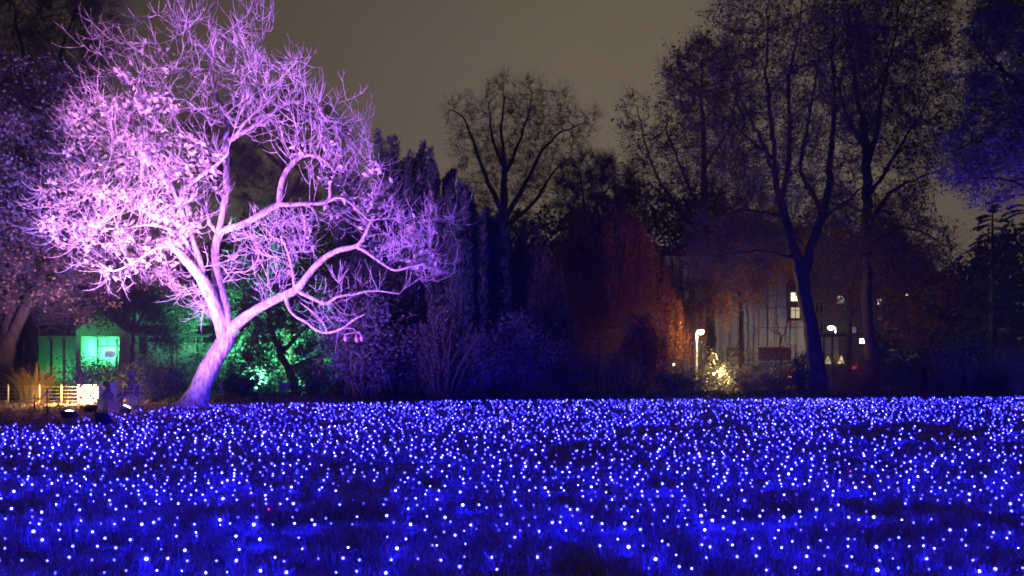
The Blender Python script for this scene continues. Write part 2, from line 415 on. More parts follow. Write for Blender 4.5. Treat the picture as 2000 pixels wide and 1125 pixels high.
def sink(nodes, rng, n, spread):
    i = rng.integers(0, len(nodes), n); return nodes[i]+rng.normal(0, spread, (n, 3))

def make_tree(name, label, cat, d, limbs, crown, dep, n_attr, step, kill, infl, tip, seed, leaves=None, group=None,
              sprays=None, up=0.12, bark=None, twig=None, split=None, gap=0.0, mid=0.0, leaf_poly=None, base=None, flare=0.0, jit=0.16, wob=0.04, limit=14000):
    rng = np.random.default_rng(seed); sk = Skeleton(d)
    p0 = limbs[0][0][0]; limbs[0][0].insert(0, (p0[0], rowd_inv(d)+2, p0[2]*1.25))
    for pts, dy in limbs:
        m = len(pts); sk.limb([(x, y, r*(1.0 if r > 8 else 0.55+0.45*(1-i/(m-1)))*0.85) for i, (x, y, r) in enumerate(pts)], dy, step=step, rng=rng, wob=wob)
    at = np.concatenate([crown_points(c, d, dep, int(n_attr*w), rng, mid, gap) for c, w in (crown if isinstance(crown[0][0], (list, tuple)) and isinstance(crown[0][1], (int, float)) and not isinstance(crown[0][0], (int, float)) else [(crown, 1.0)])])
    sk.grow(at, step, kill, infl, rng, up=up, jit=jit, limit=limit)
    sk.radii(tip*0.9, 2.45)
    b = sk.p[0]; root = empty(name, (b[0], b[1], 0)); tag(root, label, cat, group)
    limbs_me, twig_me = sk.meshes(split if split is not None else tip*2.2)
    if limbs_me: link('trunk', limbs_me, bark or M_bark, root)
    hz = sprays or dict(n1=1500, n2=2500)
    hv, hf, hp = twig_haze(sk, rng, hz.get('n1', 3000), hz.get('n2', 6000), hz.get('len1', (0.6, 1.4)), hz.get('len2', (0.3, 0.8)), hz.get('curl', 0.15), tip*0.85, hz.get('jit', 0.3))
    if twig_me:
        a, b_ = mesh_arrays(twig_me); hv, hf = np.concatenate((a, hv)), np.concatenate((b_, hf+len(a)))
    link('twigs', np_mesh('twigs', hv, hf), twig or M_branch, root)
    nodes = hp
    for k, L in enumerate(leaves or []):
        nd = nodes
        if L.get('poly'):
            q = np.column_stack((nd[:, 0]/nd[:, 1]*F+CX, HY-(nd[:, 2]-CH)/nd[:, 1]*F)); nd = nd[in_poly(q, L['poly'])]
            if len(nd) == 0: continue
        if L.get('clump'):
            nd = nd[rng.integers(0, len(nd), L['clump'])]
        pos = sink(nd, rng, L['n'], L.get('spread', 0.2))
        link('foliage', leaf_mesh('foliage', pos, L['size'], rng, L.get('aspect', 0.5), L.get('up', 0.0), L.get('droop', 0.0)), L['mat'], root)
    return root, sk

def shrub(name, label, px, d, w, h, n, size, mat, seed, cat='shrub', group=None, clumps=30, base_py=None, stems=14, aspect=0.5, top=1.0, stem_mat=None, spread=0.16, up=0.2, shape='dome'):
    """a bush of bent stems with leaves gathered in clumps along them; w, h in photo pixels"""
    rng = np.random.default_rng(seed); c = P(px, HY, d); W_, H_ = w/F*d/2, h/F*d
    root = empty(name, (c[0], d, 0)); tag(root, label, cat, group)
    V, C = MB(), []
    for k in range(stems):
        a = rng.uniform(0, 2*np.pi); rr = rng.uniform(0.1, 1)**0.6
        if shape == 'dome': hh = H_*(1-0.55*rr**2)*rng.uniform(0.75, 1.08)
        else: hh = H_*(1-0.35*rr)*rng.uniform(0.5, 1.1)
        tipp = np.array([c[0]+W_*rr*np.cos(a), d+W_*0.8*rr*np.sin(a), hh])
        b0 = np.array([c[0]+rng.normal(0, W_*0.12), d+rng.normal(0, W_*0.1), 0.0])
        midp = b0*0.45+tipp*0.55; midp[2] = hh*rng.uniform(0.5, 0.72); midp += rng.normal(0, W_*0.08, 3)
        ts = np.linspace(0, 1, 7)[:, None]; pts = (1-ts)**2*b0+2*ts*(1-ts)*midp+ts**2*tipp
        pts[1:] += rng.normal(0, W_*0.025, (6, 3)); r0 = 0.012+0.012*H_
        V.tube(pts, list(np.linspace(r0, 0.006, 7)), 5, False); C += [pts[i] for i in range(2, 7)]
        for j in range(4):
            i = rng.integers(2, 6); q0 = pts[i]; q2 = q0+np.array([rng.normal(0, 1), rng.normal(0, 1), rng.uniform(0.1, 1.2)])*W_*0.28
            q1 = (q0+q2)/2+rng.normal(0, W_*0.05, 3); V.tube([q0, q1, q2], [0.009, 0.007, 0.004], 4, False); C += [q1, q2]
    V.build('stems', stem_mat or M_branch, root, smooth=True)
    C = np.array(C); C = C[C[:, 2] > H_*0.08]
    if n:
        cc = C[rng.integers(0, len(C), max(clumps, 1))]
        pos = sink(cc, rng, n, W_*spread); pos[:, 2] = np.abs(pos[:, 2])
        link('foliage', leaf_mesh('foliage', pos, size, rng, aspect, up), mat, root)
    return root

# ------------------------------------------------------------------ ground
def sheet(name, pts, z, mat, kind='structure'):
    me = bpy.data.meshes.new(name); me.from_pydata([(float(x), float(y), z) for x, y in pts], [], [tuple(range(len(pts)))]); me.update()
    o = link(name, me, mat); o['kind'] = kind; return o
sheet('lawn', [(-900, -60), (900, -60), (900, 1800), (-900, 1800)], 0.0, M_soil)
EDGE = [(-300, 850), (0, 832), (130, 828), (240, 806), (300, 800), (420, 793), (650, 790), (900, 784.5), (1500, 781), (1900, 778), (2000, 776), (2400, 774)]
def edge_d(px): return CH*F/(np.interp(px, [q[0] for q in EDGE], [q[1] for q in EDGE])-HY)
pp = [G(-500, 846), G(0, 815), G(100, 818), G(150, 806), G(205, 799), G(330, 793), G(320, 772), G(-500, 772)]
sheet('path', [(q[0], q[1]) for q in pp], 0.004, M_path)

def noise2(x, y, s, seed):
    r = np.random.default_rng(seed); v = 0
    for k in range(6):
        a = r.uniform(0, 6.28); f = s*r.uniform(0.6, 1.7); v = v+np.sin((x*np.cos(a)+y*np.sin(a))*f+r.uniform(0, 6.28))
    return v/6

# grass: blades thick and tall near the camera, shorter and wider apart towards the trees
def grass():
    rng = np.random.default_rng(3)
    parts = []
    for d0, d1, dens, hh, ww in ((5.2, 9, 1250, 0.13, 0.0085), (9, 15, 700, 0.085, 0.010), (15, 24, 240, 0.065, 0.017), (24, 39, 110, 0.06, 0.03)):
        wid = lambda y: y*1000/F*1.06+0.3
        A = (d1-d0)*2*wid((d0+d1)/2)
        n = int(A*dens); y = np.sqrt(rng.uniform(d0**2, d1**2, n)); x = rng.uniform(-1, 1, n)*wid(y)
        tuft = noise2(x, y, 3.2, 5)+0.6*noise2(x, y, 9, 6)
        keep = rng.random(n) < np.clip(0.62+0.9*tuft, 0.12, 1); x, y, tuft = x[keep], y[keep], tuft[keep]
        px = x/y*F+CX; m = y < edge_d(px)+1.2; x, y, tuft = x[m], y[m], tuft[m]; n = len(x)
        h = hh*rng.uniform(0.45, 1.2, n)*np.clip(0.85+0.8*tuft, 0.45, 1.7); w = ww*rng.uniform(0.6, 1.3, n)
        a = rng.uniform(0, 2*np.pi, n); lean = rng.normal(0, 0.5, (n, 2))*h[:, None]
        b = np.column_stack((x, y, np.zeros(n))); s = np.column_stack((np.cos(a), np.sin(a), np.zeros(n)))*w[:, None]/2
        mid = b+np.column_stack((lean*0.35, h*0.62)); tip = b+np.column_stack((lean*1.1, h))
        V = np.stack((b-s, b+s, mid+s*0.7, mid-s*0.7, tip), 1).reshape(-1, 3)
        o = np.arange(n)[:, None]*5
        f = np.concatenate((o+np.array([[0, 1, 2]]), o+np.array([[0, 2, 3]]), o+np.array([[3, 2, 4]])))
        parts.append((V, f, np.repeat(rng.random(n), 5)))
    off = 0; V, Fc, A = [], [], []
    for v, f, a in parts: V.append(v); Fc.append(f+off); A.append(a); off += len(v)
    o = link('grass', np_mesh('grass', np.concatenate(V), np.concatenate(Fc), {'v': np.concatenate(A)}), M_grass)
    tag(o, 'tufted grass of the lawn lit blue between the fairy lights', 'grass', kind='stuff')
grass()

# blue fairy lights on strings laid in rows across the lawn
BULB_COL = (4.2/BULB, 3.6/BULB, 1.0)
def bulb_shape():
    """a drop: flat foot, full belly, rounded tip"""
    prof = [(0.0, -0.8), (0.55, -0.7), (0.95, -0.1), (0.9, 0.35), (0.55, 0.8), (0.0, 1.0)]; n = 6; v = []; f = []
    for r, z in prof:
        for k in range(n): v.append((r*math.cos(k*math.pi*2/n), r*math.sin(k*math.pi*2/n), z))
    for j in range(len(prof)-1):
        for k in range(n): f.append((j*n+k, j*n+(k+1) % n, (j+1)*n+(k+1) % n, (j+1)*n+k))
    return np.array(v), np.array(f)
def fairy_lights():
    rng = np.random.default_rng(11); X, Y = [], []
    y = 5.3
    while y < 43:
        wid = y*1000/F*1.04+0.3; gapx = 0.175 if y < 11 else 0.21; n = int(2*wid/gapx); x = np.linspace(-wid, wid, n)+rng.normal(0, 0.03, n)+rng.uniform(0, gapx)
        yy = y+0.05*np.sin(x*0.9+rng.uniform(0, 6))+rng.normal(0, 0.025, n); X.append(x); Y.append(yy); y += 0.33*rng.uniform(0.8, 1.2)*(1+0.012*(y-5))
    x, y = np.concatenate(X), np.concatenate(Y); px = x/y*F+CX; py = HY+CH*F/y
    keep = np.interp(y, [5, 8, 14, 25, 40], [0.74, 0.78, 0.66, 0.44, 0.35])
    keep = keep*np.clip(1.0+0.5*noise2(x, y, 1.1, 21)+0.95*noise2(x*0.55, y*2.6, 2.2, 22), 0.28, 1.4)
    for cx, cy, rx, ry, k in ((640, 1030, 270, 36, 0.62), (300, 1075, 330, 24, 0.6), (1760, 846, 170, 16, 0.3), (1330, 840, 160, 6, 0.4), (1500, 990, 190, 12, 0.35), (1850, 1010, 200, 30, 0.6), (480, 905, 230, 6, 0.4), (60, 990, 90, 14, 0.4), (1020, 985, 120, 10, 0.5)):
        q = ((px-cx)/rx)**2+((py-cy)/ry)**2; keep = np.where(q < 1, keep*k, keep)
    m = (rng.random(len(x)) < keep) & (y < edge_d(px)-0.15)
    x, y = x[m], y[m]; n = len(x)
    r = 0.0125*np.clip(rng.lognormal(-0.1, 0.3, n), 0.45, 1.5)*np.interp(y, [5, 12, 25, 40], [0.70, 0.74, 0.74, 0.85])
    z = rng.uniform(0.044, 0.066, n)*np.interp(y, [5, 9, 20, 40], [1.55, 1.2, 1.0, 1.4]); b = np.clip(rng.lognormal(-0.3, 0.8, n), 0.10, 2.4)
    sv, sf = bulb_shape(); order = np.argsort(y); near, far = order[:300], order[300:]
    variants = []
    for k, st in enumerate((0.30, 0.75, 1.7)):
        me = np_mesh('fairy_light', sv, sf, {'v': np.full(len(sv), st)}, smooth=True); me.materials.append(M_bulb); variants.append(me)
    for i in near:
        o = bpy.data.objects.new('fairy_light', variants[int(np.searchsorted((0.5, 1.1), b[i]))]); COL.objects.link(o)
        o.location = (x[i], y[i], z[i]); o.scale = (r[i],)*3
        o.rotation_euler = (rng.uniform(-0.9, 0.9), rng.uniform(-0.9, 0.9), 0)
        tag(o, 'tiny glowing blue fairy light in the grass of the near lawn', 'fairy light', 'blue fairy lights on the near lawn')
    V = (sv[None]*r[far][:, None, None]+np.column_stack((x, y, z))[far][:, None]).reshape(-1, 3)
    f = (sf[None]+(np.arange(len(far))*len(sv))[:, None, None]).reshape(-1, 4)
    o = link('fairy_lights_mass', np_mesh('fairy_lights_mass', V, f, {'v': np.repeat(b[far], len(sv))}, smooth=True), M_bulb)
    tag(o, 'thousands of blue fairy lights carpeting the middle and far lawn', 'fairy lights', kind='stuff')
    for q in ((525, 1008), (634, 874), (1460, 896), (1661, 930)):
        g = G(*q); mb = MB().ball((0, 0, 0), 1, 8, 6, (1, 1, 1.2)); o = mb.build('red_fairy_light', M_redbulb, None, True, (g[0], g[1], 0.07)); o.scale = (0.009,)*3
        tag(o, 'tiny dim red light dot among the blue fairy lights', 'fairy light', 'red light dots on the lawn')
    print('bulbs', n)
M_bulb = emit_mat('blue_bulb', BULB_COL, BULB, True)
M_redbulb = emit_mat('red_bulb', (1.0, 0.03, 0.06), 4.0)
fairy_lights()

def fallen():
    rng = np.random.default_rng(31); n = 3800
    px = rng.uniform(-40, 620, n); py = rng.uniform(776, 832, n); d = CH*F/(py-HY)
    pos = np.column_stack(((px-CX)/F*d, d, rng.uniform(0.012, 0.05, n)))
    o = link('fallen_leaves', leaf_mesh('fallen_leaves', pos, 0.14, rng, 0.65, 0.0, 0.0, 0.2), M_litter)
    tag(o, 'fallen brown leaves scattered under the purple tree and on the path', 'fallen leaves', kind='stuff')
fallen()

# ------------------------------------------------------------------ the purple-lit magnolia
DM = rowd(797)
def magnolia():
    rng = np.random.default_rng(5); sk = Skeleton(DM, 0.80)
    L = sk.limb
    L([(379, 800, 50), (381, 792, 38), (384, 783, 31), (389, 768, 26), (397, 745, 23.5), (408, 720, 23), (422, 696, 22), (436, 675, 21), (442, 662, 21)], 0.1, step=0.16)
    L([(440, 665, 19), (434, 640, 16.5), (424, 610, 16), (412, 580, 15.5), (396, 546, 14), (374, 520, 12), (345, 488, 8.5), (328, 478, 4), (300, 486, 3), (256, 516, 2.6), (238, 525, 2.4), (218, 532, 2), (196, 515, 1.6)], -2.4, step=0.16)
    L([(443, 662, 19), (445, 640, 16), (438, 600, 15), (428, 560, 13), (421, 520, 11), (420, 485, 9.5), (425, 458, 9), (440, 447, 8.5), (470, 440, 8.2), (500, 425, 8), (530, 406, 7.6), (545, 399, 7)], 0.6, step=0.16)
    L([(545, 399, 6), (547, 377, 7), (552, 347, 7), (565, 326, 6.5), (580, 309, 6), (595, 301, 5.2), (618, 304, 4), (640, 316, 3.2), (652, 335, 2.6)], 1.6, step=0.16)
    L([(545, 399, 5.5), (569, 400, 5.2), (597, 398, 5), (640, 397, 4.6), (646, 385, 4), (644, 366, 3.2)], -1.0, step=0.16)
    L([(640, 396, 3.6), (655, 384, 3.4), (676, 388, 3), (697, 408, 2.6), (720, 430, 2)], -1.8, step=0.16)
    L([(600, 398, 4), (616, 410, 3.6), (622, 428, 3), (625, 447, 2.4)], -1.6, step=0.16)
    L([(396, 540, 8), (390, 508, 8), (370, 452, 8), (352, 405, 8.5), (346, 381, 8), (336, 362, 7), (319, 339, 6.5), (300, 317, 6), (290, 302, 5), (272, 290, 4.2), (268, 272, 4.6), (262, 249, 4.4), (253, 221, 3.4), (238, 190, 2.4)], 0.8, step=0.16)
    L([(347, 381, 6), (362, 366, 5.4), (388, 347, 5), (405, 332, 4.4), (424, 322, 3.4), (445, 300, 2.4)], -1.6, step=0.16)
    L([(413, 446, 6), (405, 410, 5), (392, 390, 4.5), (366, 375, 3.6), (330, 372, 2.4)], 2.0, step=0.16)
    L([(424, 470, 8), (432, 430, 7.5), (442, 380, 7.5), (442, 330, 7.5), (441, 275, 7.5), (443, 247, 7), (438, 226, 6.4), (424, 200, 5.6), (416, 160, 4.8), (409, 132, 4.2), (408, 104, 3.6), (420, 80, 2.6), (450, 58, 2), (478, 30, 1.6)], 2.2, step=0.16)
    L([(408, 104, 3), (385, 86, 2.6), (360, 68, 2.3), (338, 48, 2), (308, 28, 1.5)], 1.0, step=0.16)
    L([(409, 134, 3), (392, 134, 2.8), (360, 136, 2.3), (335, 128, 1.8)], 0.0, step=0.16)
    L([(446, 276, 6.5), (458, 268, 6), (490, 249, 5.6), (520, 228, 5), (541, 213, 4.2), (575, 192, 3), (598, 165, 2)], 3.6, step=0.16)
    L([(462, 264, 4), (473, 243, 3.6), (495, 223, 3), (513, 206, 2.4), (505, 160, 2), (512, 110, 1.5)], 1.2, step=0.16)
    L([(438, 240, 4), (415, 232, 3.5), (395, 222, 3), (370, 200, 2.2)], -0.5, step=0.16)
    L([(374, 500, 5), (360, 462, 5), (344, 451, 4.8), (312, 440, 4), (280, 438, 3.4), (240, 446, 2.6), (200, 446, 2)], -3.2, step=0.16)
    L([(340, 372, 4.5), (318, 362, 3.8), (280, 366, 3.2), (240, 378, 2.4), (190, 372, 1.8)], -2.4, step=0.16)
    L([(295, 310, 3.6), (270, 306, 3.2), (235, 310, 2.6), (180, 320, 1.8)], 2.6, step=0.16)
    L([(447, 655, 16), (464, 630, 13), (494, 609, 11.5), (533, 587, 10.5), (558, 576, 10.5), (580, 567, 9.5), (593, 548, 8.2), (610, 526, 7.5), (632, 504, 7), (657, 489, 6.6), (679, 484, 6.2), (700, 482, 5.4), (710, 465, 4.4), (718, 450, 3.6), (723, 434, 2.8)], -1.4, step=0.16)
    L([(700, 483, 4.4), (717, 493, 3.6), (740, 510, 3.4), (770, 531, 3), (790, 524, 2.4), (830, 515, 1.8)], -2.4, step=0.16)
    L([(702, 482, 3.6), (730, 480, 2.8), (756, 486, 2.2), (800, 470, 1.8)], 0.2, step=0.16)
    L([(580, 568, 5.5), (600, 578, 4.8), (626, 590, 4.2), (640, 597, 3.8), (648, 584, 3.4), (666, 577, 3.2), (690, 576, 2.9), (715, 568, 2.6), (742, 568, 2), (780, 574, 1.5)], -0.4, step=0.16)
    L([(558, 580, 5), (564, 604, 3.6), (576, 620, 3.4), (599, 628, 3.2), (615, 645, 3), (640, 652, 2.8), (670, 642, 2.2), (690, 625, 1.8), (712, 614, 1.4)], -3.0, step=0.16)
    L([(640, 652, 2.2), (632, 630, 2), (610, 609, 1.8), (586, 590, 1.4)], -2.6, step=0.12)
    L([(660, 642, 1.6), (690, 640, 1.4), (704, 655, 1.2)], -3.0, step=0.12)
    L([(575, 567, 3.4), (572, 530, 3), (562, 490, 2.4), (548, 462, 1.8)], -2.0, step=0.16)
    polys = [([(300, 25), (330, 20), (372, 5), (410, 45), (450, 40), (487, 5), (520, 20), (548, 40), (525, 82), (600, 100), (612, 140), (640, 185), (655, 178), (690, 190), (738, 240), (746, 300), (770, 330), (780, 375), (740, 420), (690, 420), (640, 350), (560, 300), (500, 280), (420, 285), (380, 240), (360, 140), (330, 70)], 0.40),
             ([(150, 75), (180, 62), (225, 72), (300, 85), (345, 140), (385, 240), (420, 300), (440, 420), (400, 480), (330, 500), (345, 560), (410, 600), (380, 610), (330, 570), (250, 575), (190, 540), (110, 520), (65, 470), (50, 425), (80, 350), (110, 320), (95, 290), (130, 240), (120, 190), (165, 150)], 0.46),
             ([(690, 400), (745, 385), (800, 380), (850, 388), (892, 420), (885, 470), (898, 520), (860, 552), (800, 540), (745, 500), (715, 470), (700, 440)], 0.17),
             ([(450, 460), (520, 420), (600, 410), (680, 420), (640, 490), (590, 540), (540, 570), (490, 540), (440, 560)], 0.09),
             ([(370, 560), (405, 570), (425, 620), (390, 615)], 0.012),
             ([(600, 600), (660, 600), (700, 625), (640, 650), (580, 625)], 0.016),
             ([(600, 560), (660, 540), (740, 545), (790, 575), (700, 585), (650, 575)], 0.012)]
    at = np.concatenate([crown_points(p, DM, 4.2, int(3500*w), rng, 0.0, 1.5, -0.2) for p, w in polys])
    sk.grow(at, 0.24, 0.42, 2.8, rng, up=0.10, jit=0.10, limit=26000)
    sk.radii(0.0095, 2.5)
    b = sk.p[0]; root = empty('magnolia_tree', (b[0], b[1], 0))
    tag(root, 'large leaning tree with bare twigs and pale leaves lit pink and purple by floodlights', 'tree')
    limbs, twigs = sk.meshes(0.022, 14, 4)
    link('trunk', limbs, M_magbark, root)
    hv, hf, hp = twig_haze(sk, rng, 2900, 3900, (0.35, 1.3), (0.15, 0.55), 0.30, 0.0118, 0.13, spread=0.9)
    a, b_ = mesh_arrays(twigs); link('twigs', np_mesh('twigs', np.concatenate((a, hv)), np.concatenate((b_, hf+len(a))), smooth=True), M_twig, root)
    tips = np.array(sk.p[sk.n_traced:])
    q = np.column_stack((tips[:, 0]/tips[:, 1]*F+CX, HY-(tips[:, 2]-CH)/tips[:, 1]*F))
    zones_scale = 2.0
    zones = [([(90, 240), (150, 200), (330, 180), (420, 280), (560, 290), (540, 340), (450, 400), (420, 470), (250, 480), (60, 470), (60, 400)], 900, 260),
             ([(150, 80), (360, 90), (340, 220), (130, 260)], 110, 60), ([(60, 430), (340, 440), (400, 560), (200, 540)], 190, 90), ([(560, 290), (760, 230), (780, 420), (640, 420)], 90, 60), ([(620, 400), (880, 400), (860, 520), (560, 540)], 70, 45)]
    pos = []
    for poly, n, cl in zones:
        nd = tips[in_poly(q, poly)]; nd = nd[rng.integers(0, len(nd), cl)]; pos.append(sink(nd, rng, int(n*zones_scale), 0.13))
    pos = np.concatenate(pos)
    link('leaves', leaf_mesh('leaves', pos, 0.225, rng, 0.58, 0.0, 0.35, 0.45, v=rng.random(len(pos))**0.5), M_magleaf, root)
    cones = MB()
    for x, y in ((675, 661), (697, 663), (707, 661)):
        c = P(x, y, DM-3.0); cones.ball(c, 0.085, 8, 6, (0.9, 0.9, 1.3)); cones.tube([c, P(x-3, y-8, DM-3.0), P(702, 648, DM-3.0)], 0.012, 5, False)
    cones.build('seed_heads', M_cone, root, True)
    print('magnolia nodes', len(sk.p))
    return root
magnolia()

# ------------------------------------------------------------------ floodlights under the tree
def spot(name, parent, loc, target, color, power, size=math.radians(70), blend=1.0, radius=0.12):
    ld = bpy.data.lights.new(name, 'SPOT'); ld.color = color; ld.energy = power; ld.spot_size = size; ld.spot_blend = blend; ld.shadow_soft_size = radius
    o = bpy.data.objects.new(name, ld); COL.objects.link(o)
    o.location = Vector([float(t) for t in loc]); v = Vector([float(t) for t in target])-o.location
    o.rotation_euler = v.to_track_quat('-Z', 'Y').to_euler()
    if parent is not None: o.parent = parent; o.location = o.location-parent.location
    return o
def point(name, parent, loc, color, power, radius=0.1):
    ld = bpy.data.lights.new(name, 'POINT'); ld.color = color; ld.energy = power; ld.shadow_soft_size = radius
    o = bpy.data.objects.new(name, ld); COL.objects.link(o); o.location = Vector([float(t) for t in loc])
    if parent is not None: o.parent = parent; o.location = o.location-parent.location
    return o
def floodlight(px, py, target, color, power, label, w=0.36, glow=12.0, gcol=(0.8, 0.6, 1.0), group=None, size=70, name='floodlight', spots=True, roll=0.0, h=0.26):
    g = G(px, py+6); root = empty(name, g); tag(root, label, 'floodlight', group)
    c = Vector((g[0], g[1], 0.16)); t = (Vector([float(v) for v in target])-c).normalized()
    side = t.cross(Vector((0, 0, 1))).normalized(); upv = side.cross(t)
    if roll: R = Matrix.Rotation(roll, 3, t); side = R @ side; upv = R @ upv
    def slab(mb, off, sw, sh, th):
        q = c+t*off; v = []
        for a in (-1, 1):
            for s_ in (-1, 1):
                for u in (-1, 1): v.append(q+t*th*a/2+side*sw*s_/2*(1 if a > 0 else 0.8)+upv*sh*u/2*(1 if a > 0 else 0.8))
        mb.add(v, [(0,1,3,2),(4,6,7,5),(0,4,5,1),(2,3,7,6),(0,2,6,4),(1,5,7,3)])
    b = MB(); slab(b, 0, w, h, 0.10)
    for k in range(6): b.add(*fin(c, t, side, upv, w, h, k))
    b.build('housing', M_black, root)
    le = MB(); le.ball((0, 0, 0), 1.0, 16, 8); q = c+t*0.052; dome = 0.075 if glow > 10 else 0.012
    le.v = [tuple(q+side*v[0]*w*0.46+upv*v[1]*h*0.44+t*max(v[2], 0.0)*dome) for v in le.v]; le.build('lens', emit_mat('flood_lens', gcol, glow), root, True)
    br = MB(); br.tube([c-side*w*0.56+Vector((0, 0, 0.02)), c-side*w*0.56-Vector((0, 0, 0.13)), c+side*w*0.56-Vector((0, 0, 0.13)), c+side*w*0.56+Vector((0, 0, 0.02))], 0.014, 6)
    br.build('bracket', M_black, root)
    if spots: spot('flood_lamp', root, c+t*0.13, target, color, power, math.radians(size))
    return root
def fin(c, t, side, upv, w, h, k):
    q = c-t*0.065+side*(w*0.7*(k/5-0.5)); v = []
    for a in (-1, 1):
        for s_ in (-1, 1):
            for u in (-1, 1): v.append(q+t*0.03*a/2+side*0.008*s_+upv*h*0.7*u/2)
    return v, [(0,1,3,2),(4,6,7,5),(0,4,5,1),(2,3,7,6),(0,2,6,4),(1,5,7,3)]
gF = 'purple floodlights at the foot of the tree'
floodlight(135, 815, P(250, 410, DM-2), (0.80, 0.29, 1.0), 41000*FLOOD, 'glowing floodlight lowest on the lawn at the left, wide white slit', 0.44, 30, group=gF, size=80)
floodlight(178, 802, P(60, 330, 38), (0.34, 0.17, 1.0), 42000*FLOOD, 'glowing floodlight in front of the bright panel, between the other two', 0.40, 30, group=gF, size=65)
floodlight(245, 803, P(440, 540, DM), (0.56, 0.23, 1.0), 6000*FLOOD, 'tilted floodlight right of the wheelchair, narrow white slit', 0.36, 30, group=gF, size=105, roll=0.7)
floodlight(202, 824, P(590, 380, DM), (0.44, 0.15, 1.0), 44000*FLOOD, 'dark boxy floodlight with its back to the lawn, among the blue lights', 0.42, 8, group=gF, size=85, h=0.36)


# ------------------------------------------------------------------ warm light panel, fence, people at the left edge
def light_panel():
    rng = np.random.default_rng(61); d = rowd(790); a = P(155, 752, d); b = P(199, 789, d)
    root = empty('light_panel', ((a[0]+b[0])/2, d, 0)); tag(root, 'wire fence panel covered in glaring warm fairy lights', 'light panel')
    w = MB()
    for k in range(9): x = a[0]+(b[0]-a[0])*k/8; w.tube([(x, d, 0.0), (x, d, a[2])], 0.006, 4)
    for k in range(6): z = 0.03+(a[2]-0.03)*k/5; w.tube([(a[0], d, z), (b[0], d, z)], 0.006, 4)
    w.build('wire_mesh', M_steel, root)
    s = MB()
    for k in range(230):
        x = rng.uniform(a[0], b[0]); z = rng.uniform(0.04, a[2]); s.ball((x, d-0.02-rng.uniform(0, 0.03), z), 0.017*rng.uniform(0.7, 1.3), 5, 4)
    s.build('bulbs', emit_mat('warm_bulb', (1.0, 0.56, 0.20), 38), root)['kind'] = 'stuff'
    point('panel_glow', root, (a[0]-0.55, d+0.3, 0.5), (1.0, 0.58, 0.2), 1100*WARM, 0.3)
light_panel()
def wire_fence():
    d = rowd(788); z = 0.80
    root = empty('wire_fence', P(84, HY, d)*np.array((1, 1, 0))); tag(root, 'low wire fence with pale posts in front of the tall dry grass', 'fence')
    xs = []
    for px in (-30, 16, 77, 120, 153):
        x = P(px, HY, d)[0]; xs.append(x); MB().tube([(x, d, 0), (x, d, z), (x, d, z+0.03)], [0.028, 0.026, 0.008], 8).build('post', M_steel, root, True)
    w = MB()
    for k in range(5): zz = 0.12+k*0.15; w.tube([(xs[0], d, zz), (xs[-1], d, zz)], 0.005, 4)
    w.build('wires', M_steel, root)
    x0, x1 = P(128, HY, d+0.4)[0], P(150, HY, d+0.4)[0]
    gt = MB()
    for k in range(8): x = x0+(x1-x0)*k/7; gt.tube([(x, d+0.4, 0.05), (x, d+0.4, 0.62)], 0.009, 6)
    gt.tube([(x0, d+0.4, 0.58), (x1, d+0.4, 0.58)], 0.011, 6); gt.tube([(x0, d+0.4, 0.12), (x1, d+0.4, 0.12)], 0.011, 6)
    r2 = empty('iron_gate', ((x0+x1)/2, d+0.4, 0)); tag(r2, 'small gate of dark upright iron bars beside the bright light panel', 'gate'); gt.build('bars', M_black, r2)
wire_fence()
def rope_barrier():
    sp = [(68, 803, 773), (92, 811, 759)]
    tops = []
    for (px, py, ty), lb in zip(sp, ('short dark rope stake, left of the two on the leaf strewn path', 'taller dark rope stake, right of the two on the leaf strewn path')):
        g = G(px, py); h = (py-ty)*g[1]/F; o = MB().tube([(0, 0, 0), (0, 0, h), (0, 0, h+0.02)], [0.022, 0.02, 0.012], 8).build('rope_stake', M_black, None, True, g); tag(o, lb, 'stake', 'stakes of the rope barrier'); tops.append((g[0], g[1], h-0.05))
    rp = MB(); e0 = P(-60, 826, tops[0][1]-1); e1 = G(150, 800)
    for a, b in (((e0[0], e0[1], 0.35), tops[0]), (tops[0], tops[1]), (tops[1], (e1[0], e1[1], 0.12))):
        pts = [tuple(np.array(a)*(1-t)+np.array(b)*t-np.array((0, 0, 0.16*4*t*(1-t)))) for t in np.linspace(0, 1, 9)]; rp.tube(pts, 0.018, 6)
    o = rp.build('barrier_rope', M_rope, None, True); tag(o, 'sagging rope of the barrier hung between two dark stakes', 'rope')
rope_barrier()
def pampas(name, label, px, d, w, h, n, seed, mat, base=0.0):
    rng = np.random.default_rng(seed); c = P(px, HY, d); W_, H_ = w/F*d/2, h/F*d; V, Q, A = [], [], []; off = 0
    for k in range(n):
        a = rng.uniform(0, 2*np.pi); r0 = W_*0.45*rng.random()**0.5; b0 = np.array([c[0]+r0*np.cos(a), d+r0*np.sin(a), 0])
        hh = H_*rng.uniform(0.55, 1.05); out = W_*rng.uniform(0.15, 0.95); a2 = a+rng.normal(0, 0.5)
        t = np.linspace(0, 1, 6)[:, None]; drop = rng.uniform(0.05, 0.55)
        pts = b0+np.concatenate((np.cos(a2)*out*t**2.2, np.sin(a2)*out*t**2.2, hh*(1.15*t-drop*t**4-0.15*t**2)), 1)
        wd = 0.018*(1-t*0.9)*rng.uniform(0.6, 1.3); s = np.array([np.sin(a2+rng.normal(0, 0.7)), -np.cos(a2), 0])
        V.append(np.concatenate((pts-s*wd, pts+s*wd))); I = np.arange(5); Q.append(np.stack((I, I+1, I+7, I+6), 1)+off); off += 12; A.append(np.full(12, rng.random()))
    o = link(name, np_mesh(name, np.concatenate(V), np.concatenate(Q), {'v': np.concatenate(A)}), mat); tag(o, label, 'ornamental grass'); return o
